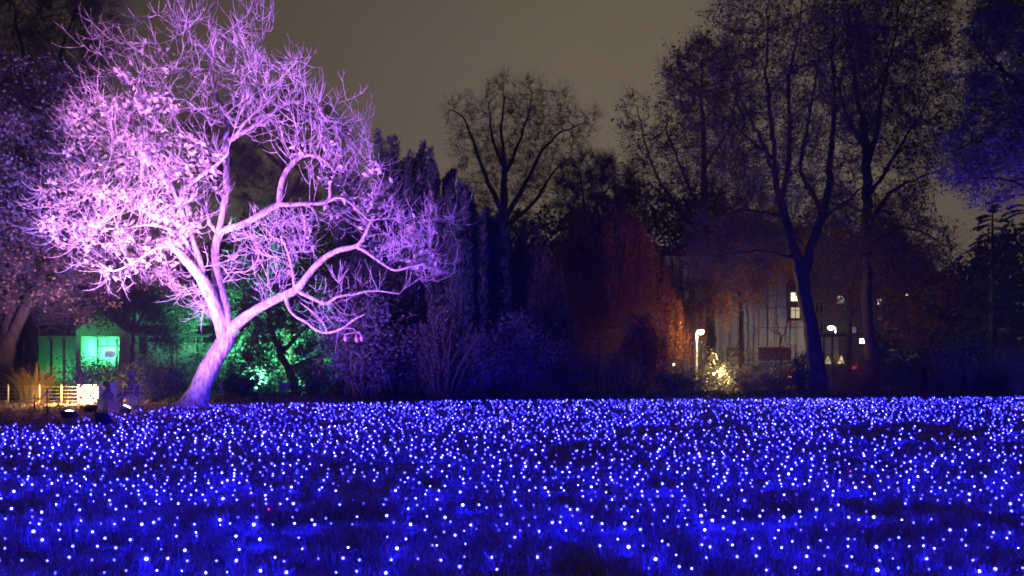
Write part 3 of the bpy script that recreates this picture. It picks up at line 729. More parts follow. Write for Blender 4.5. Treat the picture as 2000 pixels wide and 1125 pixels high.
pampas('pampas_grass', 'tall clump of golden dry grass behind the wire fence', 66, rowd(784), 118, 82, 900, 71, M_pampas)
pampas('pampas_grass', 'smaller dry reddish grass tuft between the golden clump and the light panel', 124, rowd(780), 46, 52, 220, 72, M_brownleaf)
pampas('pampas_grass', 'clump of red tinted dry grass below the trees at the right', 1812, rowd(768), 90, 72, 500, 73, M_redleaf)

def skin_mesh(verts, edges, radii, name, sub=2, root=0):
    me = bpy.data.meshes.new(name); me.from_pydata([tuple(map(float, v)) for v in verts], edges, []); me.update()
    o = bpy.data.objects.new(name, me); COL.objects.link(o)
    m = o.modifiers.new('skin', 'SKIN'); m.use_smooth_shade = True
    for i, r in enumerate(radii):
        sv = me.skin_vertices[0].data[i]; sv.radius = r if hasattr(r, '__len__') else (r, r); sv.use_root = (i == root)
    s = o.modifiers.new('sub', 'SUBSURF'); s.levels = sub; s.render_levels = sub
    dg = bpy.context.evaluated_depsgraph_get(); dg.update()
    out = bpy.data.meshes.new_from_object(o.evaluated_get(dg)); bpy.data.objects.remove(o); out.name = name; return out
def hand(mb, c, fwd, side, s=1.0):
    fwd = Vector(fwd).normalized(); side = Vector(side).normalized(); c = Vector([float(t) for t in c]); dn = fwd.cross(side)
    mb.tube([c-fwd*0.04, c, c+fwd*0.05], [0.024, 0.034, 0.032], 8)
    for k, L in enumerate((0.065, 0.08, 0.075, 0.055)):
        b = c+fwd*0.045+side*(k-1.5)*0.018; mb.tube([b, b+fwd*L*0.5+dn*0.008, b+fwd*L*0.8+dn*0.03], [0.009, 0.009, 0.007], 6)
    b = c-side*0.032; mb.tube([b, b-side*0.025+fwd*0.03, b-side*0.02+fwd*0.06], [0.011, 0.01, 0.008], 6)
def head(root, c, face, hair_long, name='head'):
    """head turned towards FACE with brow, nose, mouth, ears; returns nothing, parents head and hair"""
    f = Vector(face).normalized(); s = Vector((0, 0, 1)).cross(f).normalized(); u = f.cross(s); c = Vector([float(t) for t in c])
    m = MB(); m.ball((0, 0, 0), 0.105, 16, 12, (0.80, 0.95, 1.18))
    m.tube([(0, 0.095, 0.015), (0, 0.125, -0.03), (0, 0.10, -0.045)], [0.010, 0.017, 0.012], 8)
    for k in (-1, 1):
        m.ball((k*0.085, -0.005, -0.005), 0.028, 8, 6, (0.4, 0.7, 1.1)); m.ball((k*0.035, 0.086, 0.01), 0.014, 8, 6)
    m.ball((0, 0.088, -0.068), 0.02, 8, 6, (1.4, 0.6, 0.45)); m.ball((0, 0.07, -0.105), 0.035, 8, 6)
    M4 = Matrix((s, f, u)).transposed().to_4x4(); M4.translation = c
    m.v = [tuple(M4 @ Vector(v)) for v in m.v]; m.build('head', M_skin, root, True)
    h = MB(); h.ball((0, -0.03, 0.03), 0.122, 16, 10, (0.92, 1.0, 1.12))
    if hair_long:
        for k in range(15):
            a = math.pi*(0.02+k/14*0.96); x, y = math.cos(a)*0.105, -0.02-math.sin(a)*0.10
            h.tube([(x*0.9, y*0.9, 0.06), (x*1.08, y*1.1, -0.08), (x*1.12+random.uniform(-.01, .01), y*1.2, -0.24), (x*0.95, y*1.1, -0.33-random.uniform(0, .05))], [0.03, 0.034, 0.03, 0.012], 6)
    h.v = [tuple(M4 @ Vector(v)) for v in h.v]; h.build('hair', M_hair, root, True)
def people():
    # crouching person in a dark coat, long dark hair, face turned to the light panel
    g = G(212, 806); x, y = g[0], g[1]
    root = empty('person', g); tag(root, 'person with long dark hair crouching in a dark coat before the white board', 'person')
    pel = (x+0.05, y, 0.30); ch = (x-0.02, y, 0.60); nk = (x-0.06, y, 0.76)
    v = [pel, (x+0.02, y, 0.45), ch, nk, (x-0.07, y, 0.84),
         (x+0.02, y-0.10, 0.26), (x-0.30, y-0.14, 0.42), (x-0.20, y-0.14, 0.08), (x-0.34, y-0.15, 0.05),
         (x+0.02, y+0.10, 0.26), (x-0.28, y+0.14, 0.22), (x-0.02, y+0.14, 0.06), (x+0.14, y+0.14, 0.05),
         (x-0.03, y-0.17, 0.67), (x-0.14, y-0.22, 0.47), (x-0.30, y-0.12, 0.46),
         (x-0.03, y+0.17, 0.67), (x-0.14, y+0.22, 0.47), (x-0.30, y+0.10, 0.46)]
    e = [(0, 1), (1, 2), (2, 3), (3, 4), (0, 5), (5, 6), (6, 7), (7, 8), (0, 9), (9, 10), (10, 11), (11, 12), (2, 13), (13, 14), (14, 15), (2, 16), (16, 17), (17, 18)]
    r = [0.17, 0.16, 0.165, 0.06, 0.05, 0.11, 0.085, 0.06, 0.045, 0.11, 0.085, 0.06, 0.045, 0.075, 0.06, 0.035, 0.075, 0.06, 0.035]
    link('body', skin_mesh(v, e, r, 'body'), M_coat, root)
    head(root, (x-0.09, y-0.02, 0.92), (-0.9, -0.42, 0.02), True)
    for sy, k in ((-0.11, 1), (0.09, -1)):
        hd = MB(); hand(hd, (x-0.34, y+sy, 0.46), (-1, 0, -0.1), (0, k, 0)); hd.build('hand', M_skin, root, True)
    # coat skirt round the folded legs
    sk = MB(); n = 18; rings = []
    for z, rx, ry in ((0.02, 0.40, 0.33), (0.16, 0.37, 0.30), (0.34, 0.27, 0.24), (0.50, 0.21, 0.20)):
        rings.append([(x-0.06+(0.06 if z > .3 else 0)+rx*math.cos(2*math.pi*k/n)*(1+0.06*math.sin(5*k)), y+ry*math.sin(2*math.pi*k/n), z) for k in range(n)])
    sk.add([p for rg in rings for p in rg], [(j*n+k, j*n+(k+1) % n, (j+1)*n+(k+1) % n, (j+1)*n+k) for j in range(3) for k in range(n)]); sk.build('coat', M_coat, root, True)
    # person in a wheelchair, dark clothes, seen from the side against the bushes
    g = G(240, 802); x, y = g[0], g[1]+0.6
    wc = empty('wheelchair', (x, y, 0)); tag(wc, 'wheelchair with large spoked wheels beside the crouching person', 'wheelchair')
    for k, sy in enumerate((-0.29, 0.29)):
        tyre = MB(); R = 0.30; cx = x+0.12; pts = [(cx+R*math.cos(a), y+sy, 0.31+R*math.sin(a)) for a in np.linspace(0, 2*math.pi, 33)]
        tyre.tube(pts, 0.018, 8, False); wh = tyre.build('wheel', M_black, wc, True)
        pr = MB(); pr.tube([(cx+0.26*math.cos(a), y+sy*1.12, 0.31+0.26*math.sin(a)) for a in np.linspace(0, 2*math.pi, 29)], 0.01, 6, False)
        pr.build('hand_rim', M_steel, wh, True, (0, 0, 0))
        sp = MB()
        for a in np.linspace(0, 2*math.pi, 11)[:-1]: sp.tube([(cx, y+sy*1.03, 0.31), (cx+R*math.cos(a), y+sy, 0.31+R*math.sin(a))], 0.006, 5)
        sp.ball((cx, y+sy*1.03, 0.31), 0.03, 8, 6); sp.build('spokes', M_steel, wh, True, (0, 0, 0))
    for sy in (-0.22, 0.22):
        c = MB(); c.tube([(x-0.42+0.075*math.cos(a), y+sy, 0.095+0.075*math.sin(a)) for a in np.linspace(0, 2*math.pi, 17)], 0.018, 6, False); c.tube([(x-0.42, y+sy, 0.09), (x-0.40, y+sy, 0.26)], 0.012, 6); c.build('caster', M_black, wc, True)
    fr = MB()
    for sy in (-0.22, 0.22):
        fr.tube([(x+0.34, y+sy, 0.92), (x+0.24, y+sy, 0.90), (x+0.20, y+sy, 0.48), (x+0.16, y+sy, 0.28), (x-0.40, y+sy, 0.26)], 0.013, 6)
        fr.tube([(x+0.20, y+sy, 0.50), (x-0.30, y+sy, 0.48), (x-0.44, y+sy, 0.28), (x-0.50, y+sy, 0.12)], 0.013, 6)
        fr.tube([(x+0.22, y+sy, 0.70), (x-0.20, y+sy, 0.70), (x-0.24, y+sy, 0.48)], 0.014, 6)
    for c_ in ((x+0.16, 0.28), (x-0.30, 0.48), (x+0.20, 0.60)): fr.tube([(c_[0], y-0.23, c_[1]), (c_[0], y+0.23, c_[1])], 0.012, 6)
    fr.build('frame', M_steel, wc, True)
    MB().box((x-0.05, y, 0.50), (0.46, 0.42, 0.05)).build('seat', M_coat, wc); MB().box((x+0.20, y, 0.72), (0.03, 0.42, 0.40)).build('backrest', M_coat, wc)
    MB().box((x-0.52, y, 0.11), (0.16, 0.34, 0.02)).build('footrest', M_black, wc)
    pr = empty('person', (x, y, 0)); tag(pr, 'person in dark clothes and hood sitting in the wheelchair', 'person')
    v = [(x+0.05, y, 0.62), (x+0.08, y, 0.80), (x+0.06, y, 1.0), (x+0.03, y, 1.12), (x+0.01, y, 1.18),
         (x-0.10, y-0.10, 0.60), (x-0.38, y-0.11, 0.60), (x-0.44, y-0.11, 0.22), (x-0.56, y-0.11, 0.15),
         (x-0.10, y+0.10, 0.60), (x-0.38, y+0.11, 0.60), (x-0.44, y+0.11, 0.22), (x-0.56, y+0.11, 0.15),
         (x+0.06, y-0.19, 1.03), (x+0.06, y-0.25, 0.78), (x-0.20, y-0.20, 0.75), (x+0.06, y+0.19, 1.03), (x+0.06, y+0.25, 0.78), (x-0.20, y+0.20, 0.75)]
    e = [(0, 1), (1, 2), (2, 3), (3, 4), (0, 5), (5, 6), (6, 7), (7, 8), (0, 9), (9, 10), (10, 11), (11, 12), (2, 13), (13, 14), (14, 15), (2, 16), (16, 17), (17, 18)]
    r = [0.16, 0.16, 0.17, 0.07, 0.055, 0.10, 0.08, 0.06, 0.045, 0.10, 0.08, 0.06, 0.045, 0.08, 0.06, 0.035, 0.08, 0.06, 0.035]
    link('body', skin_mesh(v, e, r, 'body'), M_coat, pr)
    head(pr, (x-0.01, y, 1.27), (-1, 0.1, 0), False)
    for sy in (-1, 1):
        hd = MB(); hand(hd, (x-0.24, y+0.20*sy, 0.745), (-1, 0, -0.1), (0, -sy, 0)); hd.build('hand', M_skin, pr, True)
    hood = MB(); hood.ball((x+0.03, y, 1.28), 0.155, 14, 10, (0.95, 0.95, 1.1)); hood.build('hood', M_coat, pr, True)
    # white display board behind them
    d = rowd(796); a = P(192, 751, d); b = P(229, 746, d)
    bd = empty('display_board', ((a[0]+b[0])/2, d, 0)); tag(bd, 'white board standing behind the crouching person, lit violet', 'board')
    mb = MB(); mb.prism([(a[0], d, 0.14), (b[0], d, 0.14), tuple(b), tuple(a)], (0, 0.03, 0)); mb.build('panel', M_board, bd)
    for px in (a[0]+0.08, b[0]-0.08): MB().box((px, d+0.05, 0.35), (0.035, 0.035, 0.70)).build('leg', M_black, bd)
people()
def stand_box():
    g = G(556, 786); o = empty('speaker_stand', g); tag(o, 'dark box on a low four legged stand among the bushes', 'stand')
    b = MB().box((g[0], g[1], 0.72), (0.46, 0.36, 0.30), 0.2); b.build('box', M_black, o)
    for sx in (-1, 1):
        for sy in (-1, 1): MB().tube([(g[0]+sx*0.17, g[1]+sy*0.13, 0.57), (g[0]+sx*0.27, g[1]+sy*0.2, 0)], 0.018, 6).build('leg', M_black, o)
    a = P(424, 700, DM-0.5); pts = [a, P(429, 728, DM-0.6), P(432, 755, DM-0.65), P(437, 780, DM-0.7), G(446, 797)]
    c = MB().tube(pts, 0.013, 6).build('power_cable', M_black, None, True); tag(c, 'thin cable hanging down beside the leaning purple trunk', 'cable')
stand_box()

# ------------------------------------------------------------------ trees, left to right
GT = 'background trees'
make_tree('maple_tree', 'large tree cut by the left picture edge with violet trunk and brown leaves', 'tree', 38.0,
    [([(2, 770, 24), (12, 700, 20), (26, 600, 18), (30, 520, 15), (28, 440, 12), (40, 340, 11), (34, 240, 8), (50, 150, 4)], 0.5),
     ([(14, 680, 15), (40, 620, 12), (72, 560, 10), (100, 510, 7), (150, 470, 5), (220, 450, 3)], -1.5),
     ([(28, 470, 8), (80, 420, 6), (130, 380, 4)], 2.0), ([(30, 420, 8), (-20, 350, 6)], 0.0), ([(36, 300, 6), (90, 220, 4), (130, 160, 2)], 1.5)],
    [([(-80, 120), (40, 100), (130, 130), (190, 240), (150, 420), (120, 520), (60, 560), (-80, 560)], 0.55), ([(60, 400), (200, 400), (340, 450), (400, 520), (340, 560), (200, 560), (160, 630), (60, 620), (-60, 640), (-60, 500)], 0.45)],
    3.2, 1500, 0.45, 0.6, 3.5, 0.014, 101, group=GT, sprays=dict(n1=4500, n2=11000, len1=(0.50, 1.20), curl=0.1),
    leaves=[dict(n=4200, size=0.16, mat=M_brownleaf, spread=0.2, aspect=0.7, clump=500, poly=[(-90, 420), (450, 420), (450, 660), (-90, 660)]), dict(n=17000, size=0.16, mat=M_violetleaf, spread=0.25, aspect=0.7, clump=1400, poly=[(-90, 120), (190, 120), (180, 420), (120, 470), (-90, 480)])], up=0.05, limit=6000)
make_tree('bare_tree', 'tall bare tree behind the brown leaved tree in the upper left corner', 'tree', 52.0,
    [([(60, 752, 16), (62, 600, 13), (66, 400, 11), (70, 260, 10), (60, 160, 8), (40, 90, 6), (30, 20, 4)], 0), ([(68, 230, 8), (110, 150, 6), (125, 80, 4), (150, 20, 3)], 1.5), ([(66, 190, 6), (20, 130, 4), (-20, 80, 3)], -1)],
    [(-60, -60), (220, -60), (240, 40), (215, 150), (120, 240), (-60, 200)], 4.0, 900, 0.5, 0.6, 4.0, 0.013, 102, group=GT, sprays=dict(n1=4500, n2=11000, len1=(0.70, 1.80), curl=0.1), up=0.05)
make_tree('bare_tree', 'dark bare tree seen through the crown of the purple tree', 'tree', 52.0,
    [([(560, 752, 15), (558, 600, 12), (552, 450, 10), (552, 330, 8), (548, 260, 6)], 0), ([(552, 400, 6), (600, 330, 4), (640, 280, 3)], 0), ([(552, 330, 6), (500, 280, 4), (460, 230, 3)], 0)],
    [(360, 230), (500, 170), (620, 190), (700, 270), (690, 400), (560, 440), (400, 380)], 3.0, 480, 0.55, 0.7, 4.0, 0.014, 103, group=GT, sprays=dict(n1=4500, n2=11000, len1=(0.60, 1.44), curl=0.1))
make_tree('small_tree', 'small green lit tree in front of the pavilion porch', 'tree', 52.0,
    [([(258, 760, 7), (258, 690, 6), (260, 620, 5), (264, 560, 4)], 0), ([(259, 640, 4), (300, 590, 3)], -1), ([(259, 650, 4), (225, 600, 3)], -0.6)],
    [(180, 560), (230, 530), (300, 530), (350, 580), (380, 620), (370, 670), (310, 690), (250, 640), (190, 630), (165, 600)], 2.0, 420, 0.4, 0.5, 3.0, 0.012, 104, group=GT,
    leaves=[dict(n=6500, size=0.19, mat=M_greenleaf, spread=0.26, aspect=0.6, clump=320)], limit=4000)
make_tree('evergreen_tree', 'evergreen tree behind the purple trunk with glowing green patches', 'tree', 44.0,
    [([(580, 770, 11), (560, 710, 9), (535, 660, 8), (520, 600, 6), (505, 520, 4)], 0), ([(545, 690, 6), (600, 640, 4), (620, 600, 3)], -1), ([(530, 650, 5), (480, 600, 4), (480, 540, 3)], 0.5), ([(562, 720, 6), (610, 700, 4), (640, 690, 2)], 0)],
    [(440, 740), (450, 600), (470, 480), (520, 460), (560, 520), (640, 560), (660, 660), (640, 760), (540, 740), (500, 770)], 2.6, 520, 0.4, 0.5, 3.0, 0.012, 105, group=GT,
    leaves=[dict(n=13500, size=0.16, mat=M_darkleaf, spread=0.18, aspect=0.6, clump=260)], limit=4000)
def conifer_group():
    rng = np.random.default_rng(131)
    for (px, topy, d, w, lb) in ((762, 262, 43, 84, 'tallest dark blue columnar conifer right behind the purple crown'), (822, 268, 42, 70, 'dark columnar conifer with several spires, second from the purple crown'), (868, 318, 41, 56, 'shorter dark spired conifer at the outer end of the purple crown'), (908, 352, 40, 74, 'lowest dark spired conifer sloping down to the shrubs'), (955, 400, 43, 84, 'dark conifer in front of the broad bare tree'), (785, 300, 46, 90, 'dark conifer behind the two tallest ones'), (700, 330, 45, 90, 'broad dark conifer hidden behind the purple crown')):
        root = empty('columnar_conifer', P(px, HY, d)*np.array((1, 1, 0))); tag(root, lb, 'conifer', 'dark columnar conifers')
        V = MB(); pos, dr = [], []
        top = CH+(HY-topy)/F*d; W_ = w/F*d/2
        n = 22
        for k in range(n):
            a = rng.uniform(0, 6.28); rr = W_*rng.random()**0.6; x0, y0 = P(px, HY, d)[0]+rr*np.cos(a), d+rr*np.sin(a)
            h = top*(1 if k == 0 else rng.uniform(0.72, 0.99)); 
            pts = [(x0*0.3+P(px, HY, d)[0]*0.7, y0*0.3+d*0.7, 0), (x0, y0, h*0.5), (x0+rng.normal(0, .1), y0, h)]; V.tube(pts, [0.09, 0.05, 0.012], 5, False)
            m = 1050; t = rng.random(m)**0.8; z = h*(0.03+0.97*t); R = W_*0.52*np.clip(1.05-t, 0.06, 1)**0.55*rng.random(m)**0.5; b = rng.uniform(0, 6.28, m)
            xc = np.interp(z, [0, h*0.5, h], [pts[0][0], pts[1][0], pts[2][0]])
            pos.append(np.column_stack((xc+R*np.cos(b), y0+R*np.sin(b), z))); dr.append(np.column_stack((np.cos(b)*0.5, np.sin(b)*0.5, np.full(m, 1.1))))
            # short side shoots that roughen the spire
            for j in range(26):
                t0 = rng.uniform(0.35, 0.99); z0 = h*t0; Lq = 0.45*rng.uniform(0.4, 1.0)*(1.15-t0)**0.35; b0 = rng.uniform(0, 6.28); s = rng.random((22, 1))
                x1 = np.interp(z0, [0, h*0.5, h], [pts[0][0], pts[1][0], pts[2][0]]); dv = np.array([np.cos(b0)*0.75, np.sin(b0)*0.75, 0.9])
                pos.append(np.array([x1, y0, z0])+dv*Lq*s+rng.normal(0, 0.035, (22, 3))); dr.append(np.tile(dv, (22, 1)))
        V.build('trunk', M_bark, root, True)
        pos = np.concatenate(pos); dr = np.concatenate(dr)
        link('foliage', leaf_mesh('foliage', pos, 0.20, rng, 0.32, dirs=dr, jitter=0.6), M_needle, root)
conifer_group()
make_tree('bare_tree', 'broad bare tree standing alone against the brown sky in the middle', 'tree', 82.0,
    [([(985, 748, 13), (985, 560, 11), (982, 450, 10), (984, 380, 9), (985, 310, 7), (978, 250, 5), (985, 190, 3)], 0), ([(984, 430, 7), (1020, 370, 6), (1055, 300, 5), (1090, 260, 3.4), (1140, 240, 2)], -2),
     ([(983, 420, 7), (950, 350, 5.5), (925, 280, 4.5), (905, 225, 3), (880, 215, 2)], 1), ([(985, 350, 5), (1010, 290, 4), (1030, 230, 3), (1040, 180, 2)], 2), ([(990, 440, 6), (1040, 400, 5), (1085, 330, 3.4), (1120, 300, 2)], 3), ([(984, 330, 5), (960, 270, 4), (955, 200, 2.4)], -1)],
    [(864, 222), (890, 185), (930, 200), (960, 155), (1010, 160), (1040, 155), (1080, 170), (1130, 205), (1170, 225), (1165, 250), (1140, 280), (1130, 330), (1090, 410), (1000, 470), (900, 430), (880, 350), (885, 290)], 5.5, 1500, 0.55, 0.7, 5.0, 0.018, 106, group=GT,
    sprays=dict(n1=4500, n2=11000, len1=(0.70, 1.80), curl=0.2), leaves=[dict(n=1800, size=0.2, mat=M_redleaf, spread=0.5, clump=120, poly=[(960, 300), (1110, 330), (1100, 460), (900, 460)])])
make_tree('bare_tree', 'small twiggy tree low on the skyline right of the broad bare tree', 'tree', 74.0,
    [([(1150, 750, 8), (1150, 560, 7), (1148, 450, 6), (1140, 390, 4), (1130, 330, 2.4)], 0), ([(1148, 440, 4), (1180, 380, 3), (1205, 340, 2)], 0), ([(1149, 460, 4), (1110, 400, 3)], 0)],
    [(1090, 330), (1150, 292), (1200, 320), (1240, 360), (1250, 440), (1180, 470), (1090, 440)], 3.5, 420, 0.5, 0.65, 4.0, 0.017, 107, group=GT, sprays=dict(n1=4500, n2=11000, len1=(0.60, 1.44), curl=0.2), leaves=[dict(n=700, size=0.18, mat=M_darkleaf, spread=0.4, clump=90)])
make_tree('oak_tree', 'thin leaning tree with few leaves at the left flank of the tall right trees', 'tree', 64.0,
    [([(1390, 756, 13), (1388, 640, 11), (1384, 520, 10), (1376, 400, 9), (1374, 280, 8), (1370, 180, 5), (1372, 100, 3)], 0), ([(1380, 480, 6), (1320, 400, 5), (1280, 340, 4), (1256, 270, 3), (1245, 210, 2)], -2), ([(1378, 440, 5), (1330, 330, 4), (1300, 250, 3)], 2), ([(1375, 330, 5), (1430, 240, 3.4), (1440, 160, 2)], -1), ([(1384, 470, 5), (1450, 420, 3)], -1)],
    [(1208, 200), (1240, 175), (1290, 240), (1300, 140), (1360, 80), (1440, 90), (1480, 200), (1490, 360), (1440, 470), (1340, 500), (1260, 440), (1225, 330)], 5.0, 1500, 0.55, 0.7, 4.5, 0.016, 108, group=GT,
    sprays=dict(n1=4500, n2=11000, len1=(0.60, 1.56), curl=0.15), leaves=[dict(n=9000, size=0.19, mat=M_darkleaf, spread=0.16, clump=1500, aspect=0.65), dict(n=1500, size=0.2, mat=M_redleaf, spread=0.5, clump=160)])
make_tree('oak_tree', 'tall tree with thick forked trunk standing before the sheeted building', 'tree', 45.0,
    [([(1600, 765, 24), (1594, 710, 19), (1584, 640, 17), (1572, 580, 16), (1562, 530, 15), (1548, 480, 12), (1534, 430, 10), (1520, 380, 9), (1514, 340, 8), (1496, 290, 7), (1470, 240, 5), (1440, 180, 3.5), (1400, 110, 2)], -1),
     ([(1566, 545, 13), (1585, 480, 11), (1606, 420, 10), (1620, 360, 9), (1624, 280, 8), (1632, 200, 7), (1624, 120, 5), (1630, 20, 3)], 2), ([(1516, 360, 7), (1512, 290, 6.5), (1502, 210, 5.5), (1496, 130, 4), (1500, 40, 2.6), (1495, -40, 2)], 0.5), ([(1524, 390, 7), (1540, 340, 6.5), (1542, 260, 6), (1540, 150, 5), (1560, 60, 3), (1570, -40, 2)], 1.5), ([(1556, 505, 6), (1500, 490, 4), (1440, 492, 3), (1380, 505, 2)], -3), ([(1530, 420, 5), (1460, 410, 3.6), (1390, 425, 2.6)], -3), ([(1608, 420, 6), (1560, 330, 5), (1580, 230, 4), (1600, 100, 3)], 3), ([(1600, 430, 5), (1660, 390, 4), (1700, 350, 3)], -2), ([(1506, 310, 4), (1440, 250, 3), (1370, 200, 2), (1300, 150, 1.6)], -3)],
    [([(1280, 140), (1320, 110), (1390, 60), (1400, -60), (1760, -60), (1740, 120), (1700, 300), (1660, 420), (1560, 440), (1460, 440), (1400, 330), (1330, 220)], 0.85), ([(1360, 430), (1480, 420), (1560, 440), (1560, 500), (1440, 540), (1350, 520)], 0.15)],
    4.8, 2400, 0.45, 0.6, 4.0, 0.014, 109, group=GT, sprays=dict(n1=7500, n2=17000, len1=(0.50, 1.32), curl=0.25), up=0.22,
    leaves=[dict(n=9500, size=0.17, mat=M_darkleaf, spread=0.13, clump=3200, aspect=0.6)])
make_tree('maple_tree', 'brown leaved tree between the two tall trunks, hiding the dark building', 'tree', 55.0,
    [([(1655, 760, 7), (1656, 680, 6), (1660, 600, 5), (1668, 520, 4), (1660, 450, 3)], 0), ([(1658, 620, 4), (1710, 560, 3), (1750, 540, 2)], 0), ([(1660, 590, 3), (1610, 540, 2)], 0)],
    [(1590, 470), (1660, 420), (1760, 440), (1850, 520), (1880, 600), (1840, 680), (1760, 690), (1720, 640), (1640, 620), (1600, 560)], 3.0, 600, 0.45, 0.6, 3.0, 0.012, 126, group=GT, up=0.0,
    leaves=[dict(n=9000, size=0.17, mat=M_redleaf, spread=0.18, clump=800), dict(n=5000, size=0.17, mat=M_darkleaf, spread=0.2, clump=500)], limit=4000)
make_tree('maple_tree', 'rust leaved tree behind the forked trunk, above the grey sheeting', 'tree', 64.0,
    [([(1450, 756, 8), (1448, 640, 7), (1446, 540, 6), (1450, 450, 4), (1455, 390, 2.4)], 0), ([(1447, 520, 4), (1400, 470, 3), (1360, 450, 2)], -1), ([(1448, 500, 4), (1500, 450, 3), (1530, 440, 2)], -1)],
    [(1330, 430), (1400, 380), (1500, 380), (1570, 430), (1560, 530), (1500, 560), (1400, 550), (1330, 520)], 3.0, 600, 0.45, 0.6, 3.0, 0.013, 127, group=GT, up=0.0,
    leaves=[dict(n=9000, size=0.19, mat=M_redleaf, spread=0.2, clump=800), dict(n=4000, size=0.19, mat=M_orangeleaf, spread=0.2, clump=350)], limit=4000)
# low sprays of orange leaves lit by the street lamp
make_tree('maple_tree', 'small tree with drooping orange leaves lit by the street lamp', 'tree', 54.5,
    [([(1462, 760, 3), (1462, 680, 2.6), (1458, 600, 2.4), (1450, 540, 2.2), (1440, 500, 2.6)], 0), ([(1458, 590, 3), (1425, 560, 2.2), (1395, 550, 1.6)], -1), ([(1455, 570, 3), (1480, 530, 2)], -0.8)],
    [(1350, 490), (1420, 450), (1500, 450), (1545, 500), (1500, 560), (1465, 600), (1400, 612), (1360, 570)], 2.4, 420, 0.4, 0.5, 3.0, 0.012, 110, group=GT, up=-0.08,
    leaves=[dict(n=15000, size=0.17, mat=M_orangeleaf, spread=0.22, clump=800, aspect=0.4, droop=0.6)], limit=3000)
make_tree('oak_tree', 'tall straight trunked tree right of the forked trunk', 'tree', 49.0,
    [([(1702, 762, 15), (1700, 690, 13), (1694, 600, 11), (1692, 500, 11), (1692, 400, 11), (1694, 320, 10), (1690, 260, 9), (1676, 200, 7), (1664, 120, 5), (1650, 30, 3)], 0), ([(1692, 330, 8), (1712, 260, 6.5), (1722, 190, 5), (1740, 100, 4), (1760, 0, 2.6)], 1), ([(1694, 440, 6), (1740, 370, 5), (1790, 350, 3.6), (1840, 330, 2.6)], -2), ([(1693, 300, 6), (1650, 220, 5), (1630, 130, 4)], -1), ([(1694, 390, 5), (1750, 300, 4), (1800, 220, 3), (1830, 150, 2)], 2), ([(1693, 480, 5), (1760, 440, 3.6), (1820, 460, 2.4), (1860, 490, 1.6)], -2), ([(1692, 420, 4), (1640, 390, 3)], 1)],
    [([(1600, -60), (1850, -60), (1872, 60), (1850, 160), (1900, 230), (1870, 330), (1790, 390), (1700, 330), (1610, 200)], 0.75), ([(1600, 380), (1760, 370), (1850, 440), (1870, 520), (1760, 560), (1620, 520), (1560, 460)], 0.25)],
    4.8, 2400, 0.45, 0.6, 4.0, 0.014, 111, group=GT, sprays=dict(n1=7500, n2=17000, len1=(0.50, 1.32), curl=0.15), up=0.15,
    leaves=[dict(n=10500, size=0.18, mat=M_darkleaf, spread=0.14, clump=3600, aspect=0.6), dict(n=3000, size=0.18, mat=M_redleaf, spread=0.4, clump=200, poly=[(1580, 360), (1880, 360), (1880, 560), (1560, 560)])])
make_tree('broadleaf_tree', 'leafy tree with violet blue lit foliage at the upper right edge', 'tree', 36.0,
    [([(2060, 780, 26), (2050, 600, 22), (2045, 400, 20), (2040, 200, 14), (2030, 60, 9), (2020, -40, 5)], 0), ([(2046, 330, 10), (1980, 270, 7), (1920, 270, 4), (1860, 300, 2.4)], -2), ([(2042, 230, 8), (1980, 150, 6), (1930, 110, 4), (1890, 60, 2)], -1), ([(2048, 420, 8), (1980, 350, 6), (1900, 350, 3)], -2.5)],
    [([(1890, 20), (1930, -40), (2120, -60), (2120, 380), (2010, 390), (1900, 380), (1840, 340), (1850, 270), (1900, 200), (1880, 110)], 1.0)],
    3.4, 1300, 0.42, 0.5, 4.0, 0.011, 112, group=GT, sprays=dict(n1=4500, n2=11000, len1=(0.40, 1.08), curl=0.0), up=0.0,
    leaves=[dict(n=26000, size=0.15, mat=M_violetleaf, spread=0.16, clump=2600, aspect=0.5)])
def tier_conifer(name, label, px, topy, d, w, seed, n_br=70, base_py=None, group='trees with tiered branches', needle=16000, mat=None):
    rng = np.random.default_rng(seed); c = P(px, HY, d); top = CH+(HY-topy)/F*d; W_ = w/F*d/2
    root = empty(name, (c[0], d, 0)); tag(root, label, 'conifer', group)
    MB().tube([(c[0], d, 0), (c[0]+0.05, d, top*0.5), (c[0], d, top)], [0.02*top+0.05, 0.012*top+0.03, 0.01], 8).build('trunk', M_bark, root, True)
    V = MB(); pos, dr = [], []
    for k in range(n_br):
        t = (k+rng.random())/n_br; z = top*(0.08+0.9*t); L = W_*(1-t)**0.8*rng.uniform(0.65, 1.15)+0.1*W_; a = rng.uniform(0, 6.28)
        s = np.linspace(0, 1, 6)[:, None]; pts = np.array([c[0], d, z])+np.concatenate((np.cos(a)*L*s, np.sin(a)*L*s, L*(0.15*s-0.35*s**2)+rng.normal(0, 0.02, (6, 1))), 1)
        V.tube(pts, list(np.linspace(0.012+0.01*L, 0.005, 6)), 4, False)
        m = int(needle/n_br); u = rng.random((m, 1))**0.7; base = np.array([c[0], d, z])+np.concatenate((np.cos(a)*L*u, np.sin(a)*L*u, L*(0.15*u-0.35*u**2)), 1)
        sd = rng.choice([-1, 1], (m, 1)); perp = np.array([-np.sin(a), np.cos(a), -0.25]); lat = rng.random((m, 1))*0.32*L*(1.05-u)
        pos.append(base+perp*sd*lat+np.array([np.cos(a), np.sin(a), 0])*lat*0.6); dr.append(perp*sd+np.array([np.cos(a), np.sin(a), 0]))
    V.build('branches', M_branch, root, True)
    link('foliage', leaf_mesh('foliage', np.concatenate(pos), 0.05*W_+0.05, rng, 0.25, dirs=np.concatenate(dr), jitter=0.7), mat or M_needle, root)
    return root
tier_conifer('conifer_tree', 'conifer with layered dark branches in the sky gap at the right edge', 1938, 375, 62, 190, 141)
